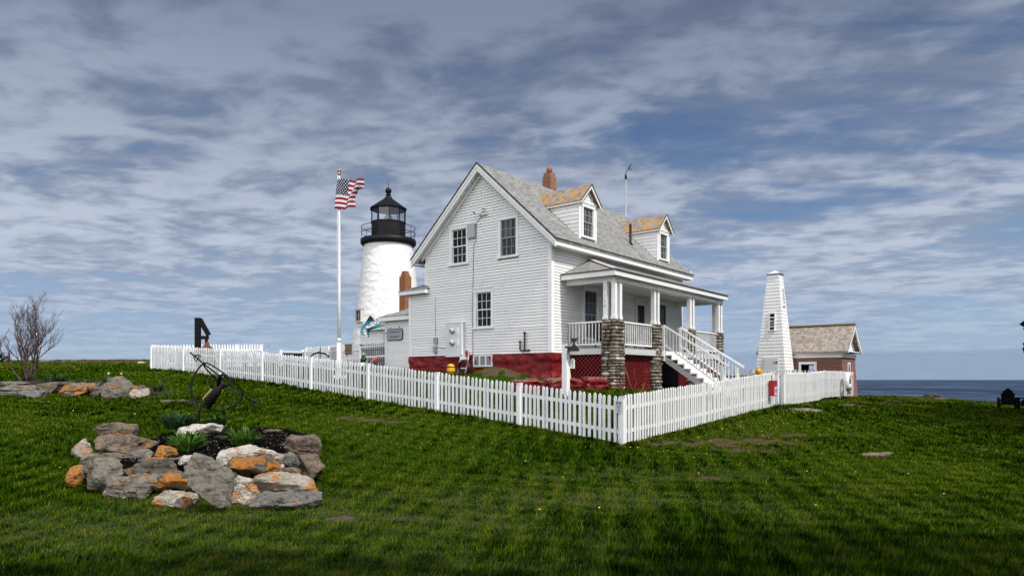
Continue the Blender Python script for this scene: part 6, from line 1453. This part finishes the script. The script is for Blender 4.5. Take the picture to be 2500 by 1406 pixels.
def porch_chairs():
    # round backed wicker chair
    p = W(1.9, -.95, DZ); G = thing('wicker_chair', 'dark round backed wicker chair behind the porch railing', 'chair', p, TH+R(-60)); m = MB(); m.T = Matrix.Translation((0, .25, .62)) @ Matrix.Rotation(R(14), 4, 'X')
    m.lathe([(.02, -.03), (.25, -.02), (.36, .02), (.38, .06), (.36, .06), (.25, .02), (.02, .01)], 26); m.v = [(x, .25+.30*0+(y-.25)*.0+(z-.62)*-.0+ (y-.25)*.0, z) if False else (x, y, z) for x, y, z in m.v]
    T2 = Matrix.Translation((0, .26, .66)) @ Matrix.Rotation(R(80), 4, 'X') @ Matrix.Translation((0, -.25, -.62)); inv = m.T.inverted(); m.v = [tuple(T2 @ (m.T @ (inv @ Vector(v))) ) for v in m.v]; m.T = None; m.build('backrest', WICK, G)
    m = MB(); m.lathe([(.30, .38), (.33, .42), (.30, .46)], 22); m.build('seat', WICK, G)
    for sx in (-.22, .22):
        for sy in (-.2, .2): m = MB(); m.tube([(sx, sy, .40), (sx*1.15, sy*1.15, 0)], .02, 6); m.build('leg', WICK, G)
    p = W(4.1, -.9, DZ); G = thing('porch_rocker', 'reddish wooden rocking chair behind the porch railing', 'chair', p, TH+R(20)); rw = m_plain('red_brown_wood', (.14, .035, .02), .6); m = MB()
    for i in range(6): m.bar((-.2+.08*i, .2, .42), (-.2+.08*i, .36, 1.0), .05, .02, up=(0, 1, 0))
    m.bar((-.25, .36, 1.0), (.25, .36, 1.0), .04, .07); m.build('backrest', rw, G); m = MB(); m.box((-.25, -.25, .40), (.25, .22, .44)); m.build('seat', rw, G)
    for s in (-1, 1):
        m = MB(); m.tube([(s*.24, -.45, .08), (s*.24, -.2, .03), (s*.24, .2, .03), (s*.24, .5, .1)], .018, 6); m.box((s*.24-.02, -.22, .03), (s*.24+.02, -.18, .6)); m.box((s*.24-.02, .18, .03), (s*.24+.02, .22, .6)); m.build('rocker', rw, G)
porch_chairs()
def mast():
    p = W(11.85, 3.7); z = 1.5; G = thing('weather_mast', 'thin grey mast with wind vane rising behind the house roof', 'mast', (p.x, p.y, z), 0); h = 10.75
    m = MB(); m.tube([(0, 0, -.2), (0, 0, h)], [.05, .035], 8); m.build('pole', GREYMET, G); m = MB(); m.tube([(0, 0, h-.15), (0, 0, h+.1)], .06, 8); m.tube([(0, 0, h+.1), (.05, 0, h+.3), (.18, 0, h+.48)], .015, 6); m.build('arm', BLKP, G)
    m = MB(); m.prism([(.17, 0, h+.46), (.26, 0, h+.66), (.30, 0, h+.64), (.21, 0, h+.44)], (0, .01, 0)); m.tube([(.13, 0, h+.46), (.25, 0, h+.5)], .03, 6)
    for k in range(3): a = k*2.1; m.ball((.22+.08*math.cos(a), .08*math.sin(a), h+.36), (.035, .035, .035), n=5)
    m.build('wind_vane', BLKP, G)
mast()

# ------------------------------------------------------------------ spruces just outside the right edge, shading the shore lawn
def spruce(X, Y, h, rad, lab, seed, n=2200):
    r = random.Random(seed); z = g1(X, Y); T = thing('spruce_tree', lab, 'tree', (X, Y, z), 0, 'spruces at the right edge'); m = MB(); m.tube([(0, 0, -.3), (.05, .03, h*.5), (0, 0, h)], [.16, .1, .02], 8); br = MB()
    tips = []
    for i in range(int(h*9)):
        f = (i+r.random())/(h*9); zz = .5+f*(h-.6); a = i*2.399+r.gauss(0, .2); ln = rad*(1-f)**.38*r.uniform(.7, 1.1)+.15; p = [(0, 0, zz), (ln*.5*math.cos(a), ln*.5*math.sin(a), zz-.03*ln), (ln*math.cos(a), ln*math.sin(a), zz+.02*ln)]; m.tube(p, [.035, .02, .006], 5); tips.append((p, ln, a))
    for _ in range(n):
        p, ln, a = r.choice(tips); f = r.uniform(.15, 1.02); c = Vector((p[2][0]*f, p[2][1]*f, p[0][2]-.03*ln*f)); d = Vector((math.cos(a+r.gauss(0, .9)), math.sin(a+r.gauss(0, .9)), r.gauss(-.12, .25))).normalized(); l = r.uniform(.25, .55); sd = d.cross(Vector((0, 0, 1))).normalized(); up = sd.cross(d); tv = r.random()
        for k in range(5):
            q = k*.628-1.25; u2 = (sd*math.cos(q*1.0)+up*math.sin(q)).normalized()*l*.40; br.add([c-u2*.15, c+d*l*.55+u2, c+d*l], [(0, 1, 2)], tv)
            br.add([c-u2*.15, c+d*l*.55-u2, c+d*l], [(0, 2, 1)], tv)
    m.build('trunk', m_plain('spruce_bark', (.08, .06, .045), .9), T); br.build('crown', SPR, T)
SPR = leaf_mat('spruce_needles', (.012, .03, .010), (.035, .06, .018))
spruce(21.45, 22.2, 12.0, 3.7, 'dark spruce whose branch tips enter the right edge above the shore', 3, 8000)
spruce(24.6, 26.4, 12.5, 4.4, 'taller dark spruce outside the right edge by the shore', 4, 8000)
spruce(18.4, 18.2, 9.5, 3.7, 'smaller dark spruce outside the right edge near the lawn', 5, 6000)
spruce(9.2, 1.2, 9.0, 3.2, 'added spruce right of the viewer, outside the frame, darkening the near corner', 6, 3600)  # added out of view to darken the lower right of the lawn
spruce(15.6, 8.6, 9.5, 3.6, 'added spruce right of the lawn, outside the frame, darkening its edge', 7, 3600)  # added out of view to darken the lawn's right edge
# unseen trees added behind and above the viewer to darken the near lawn
def broadleaf(X, Y, h, cx, cy, rad, lab, seed, n=5200):
    r = random.Random(seed); z = g1(X, Y); T = thing('added_shade_tree', lab, 'tree', (X, Y, z), 0, 'shade trees added behind the viewer'); m = MB(); c = Vector((cx-X, cy-Y, h*.74))
    m.tube([(0, 0, -.3), (.1, .05, h*.25), (c.x*.5, c.y*.5, h*.5), (c.x, c.y, h*.8)], [.28, .22, .15, .05], 8)
    for i in range(14):
        d = Vector((r.gauss(0, 1), r.gauss(0, 1), r.gauss(.2, .6))).normalized(); m.tube([(c.x*.5, c.y*.5, h*.5), c*.75+d*rad*.35, c+d*rad*.8], [.08, .05, .015], 5)
    m.build('trunk', m_plain('grey_bark', (.10, .085, .07), .9), T); b = MB()
    for _ in range(n):
        d = Vector((r.gauss(0, 1), r.gauss(0, 1), r.gauss(0, 1))).normalized()*r.random()**.45; p = c+Vector((d.x*rad, d.y*rad, d.z*h*.26)); l = r.uniform(.14, .30); u = Vector((r.gauss(0, 1), r.gauss(0, 1), r.gauss(0, .6))).normalized(); w = u.orthogonal().normalized()*l*.55
        b.add([p-u*l, p+w, p+u*l, p-w], [(0, 1, 2, 3)], r.random())
    b.build('crown', LEAF_D, T)
broadleaf(5.6, -3.6, 15.0, 4.6, -2.9, 3.8, 'added shade tree behind the viewer, unseen, nearest the flower bed side', 31)
broadleaf(11.5, -3.0, 15.0, 10.8, -2.2, 4.2, 'added shade tree behind the viewer, unseen, farthest right', 32)
broadleaf(.2, -5.5, 14.0, .2, -3.4, 3.4, 'added shade tree behind the viewer, unseen, farthest left', 33)
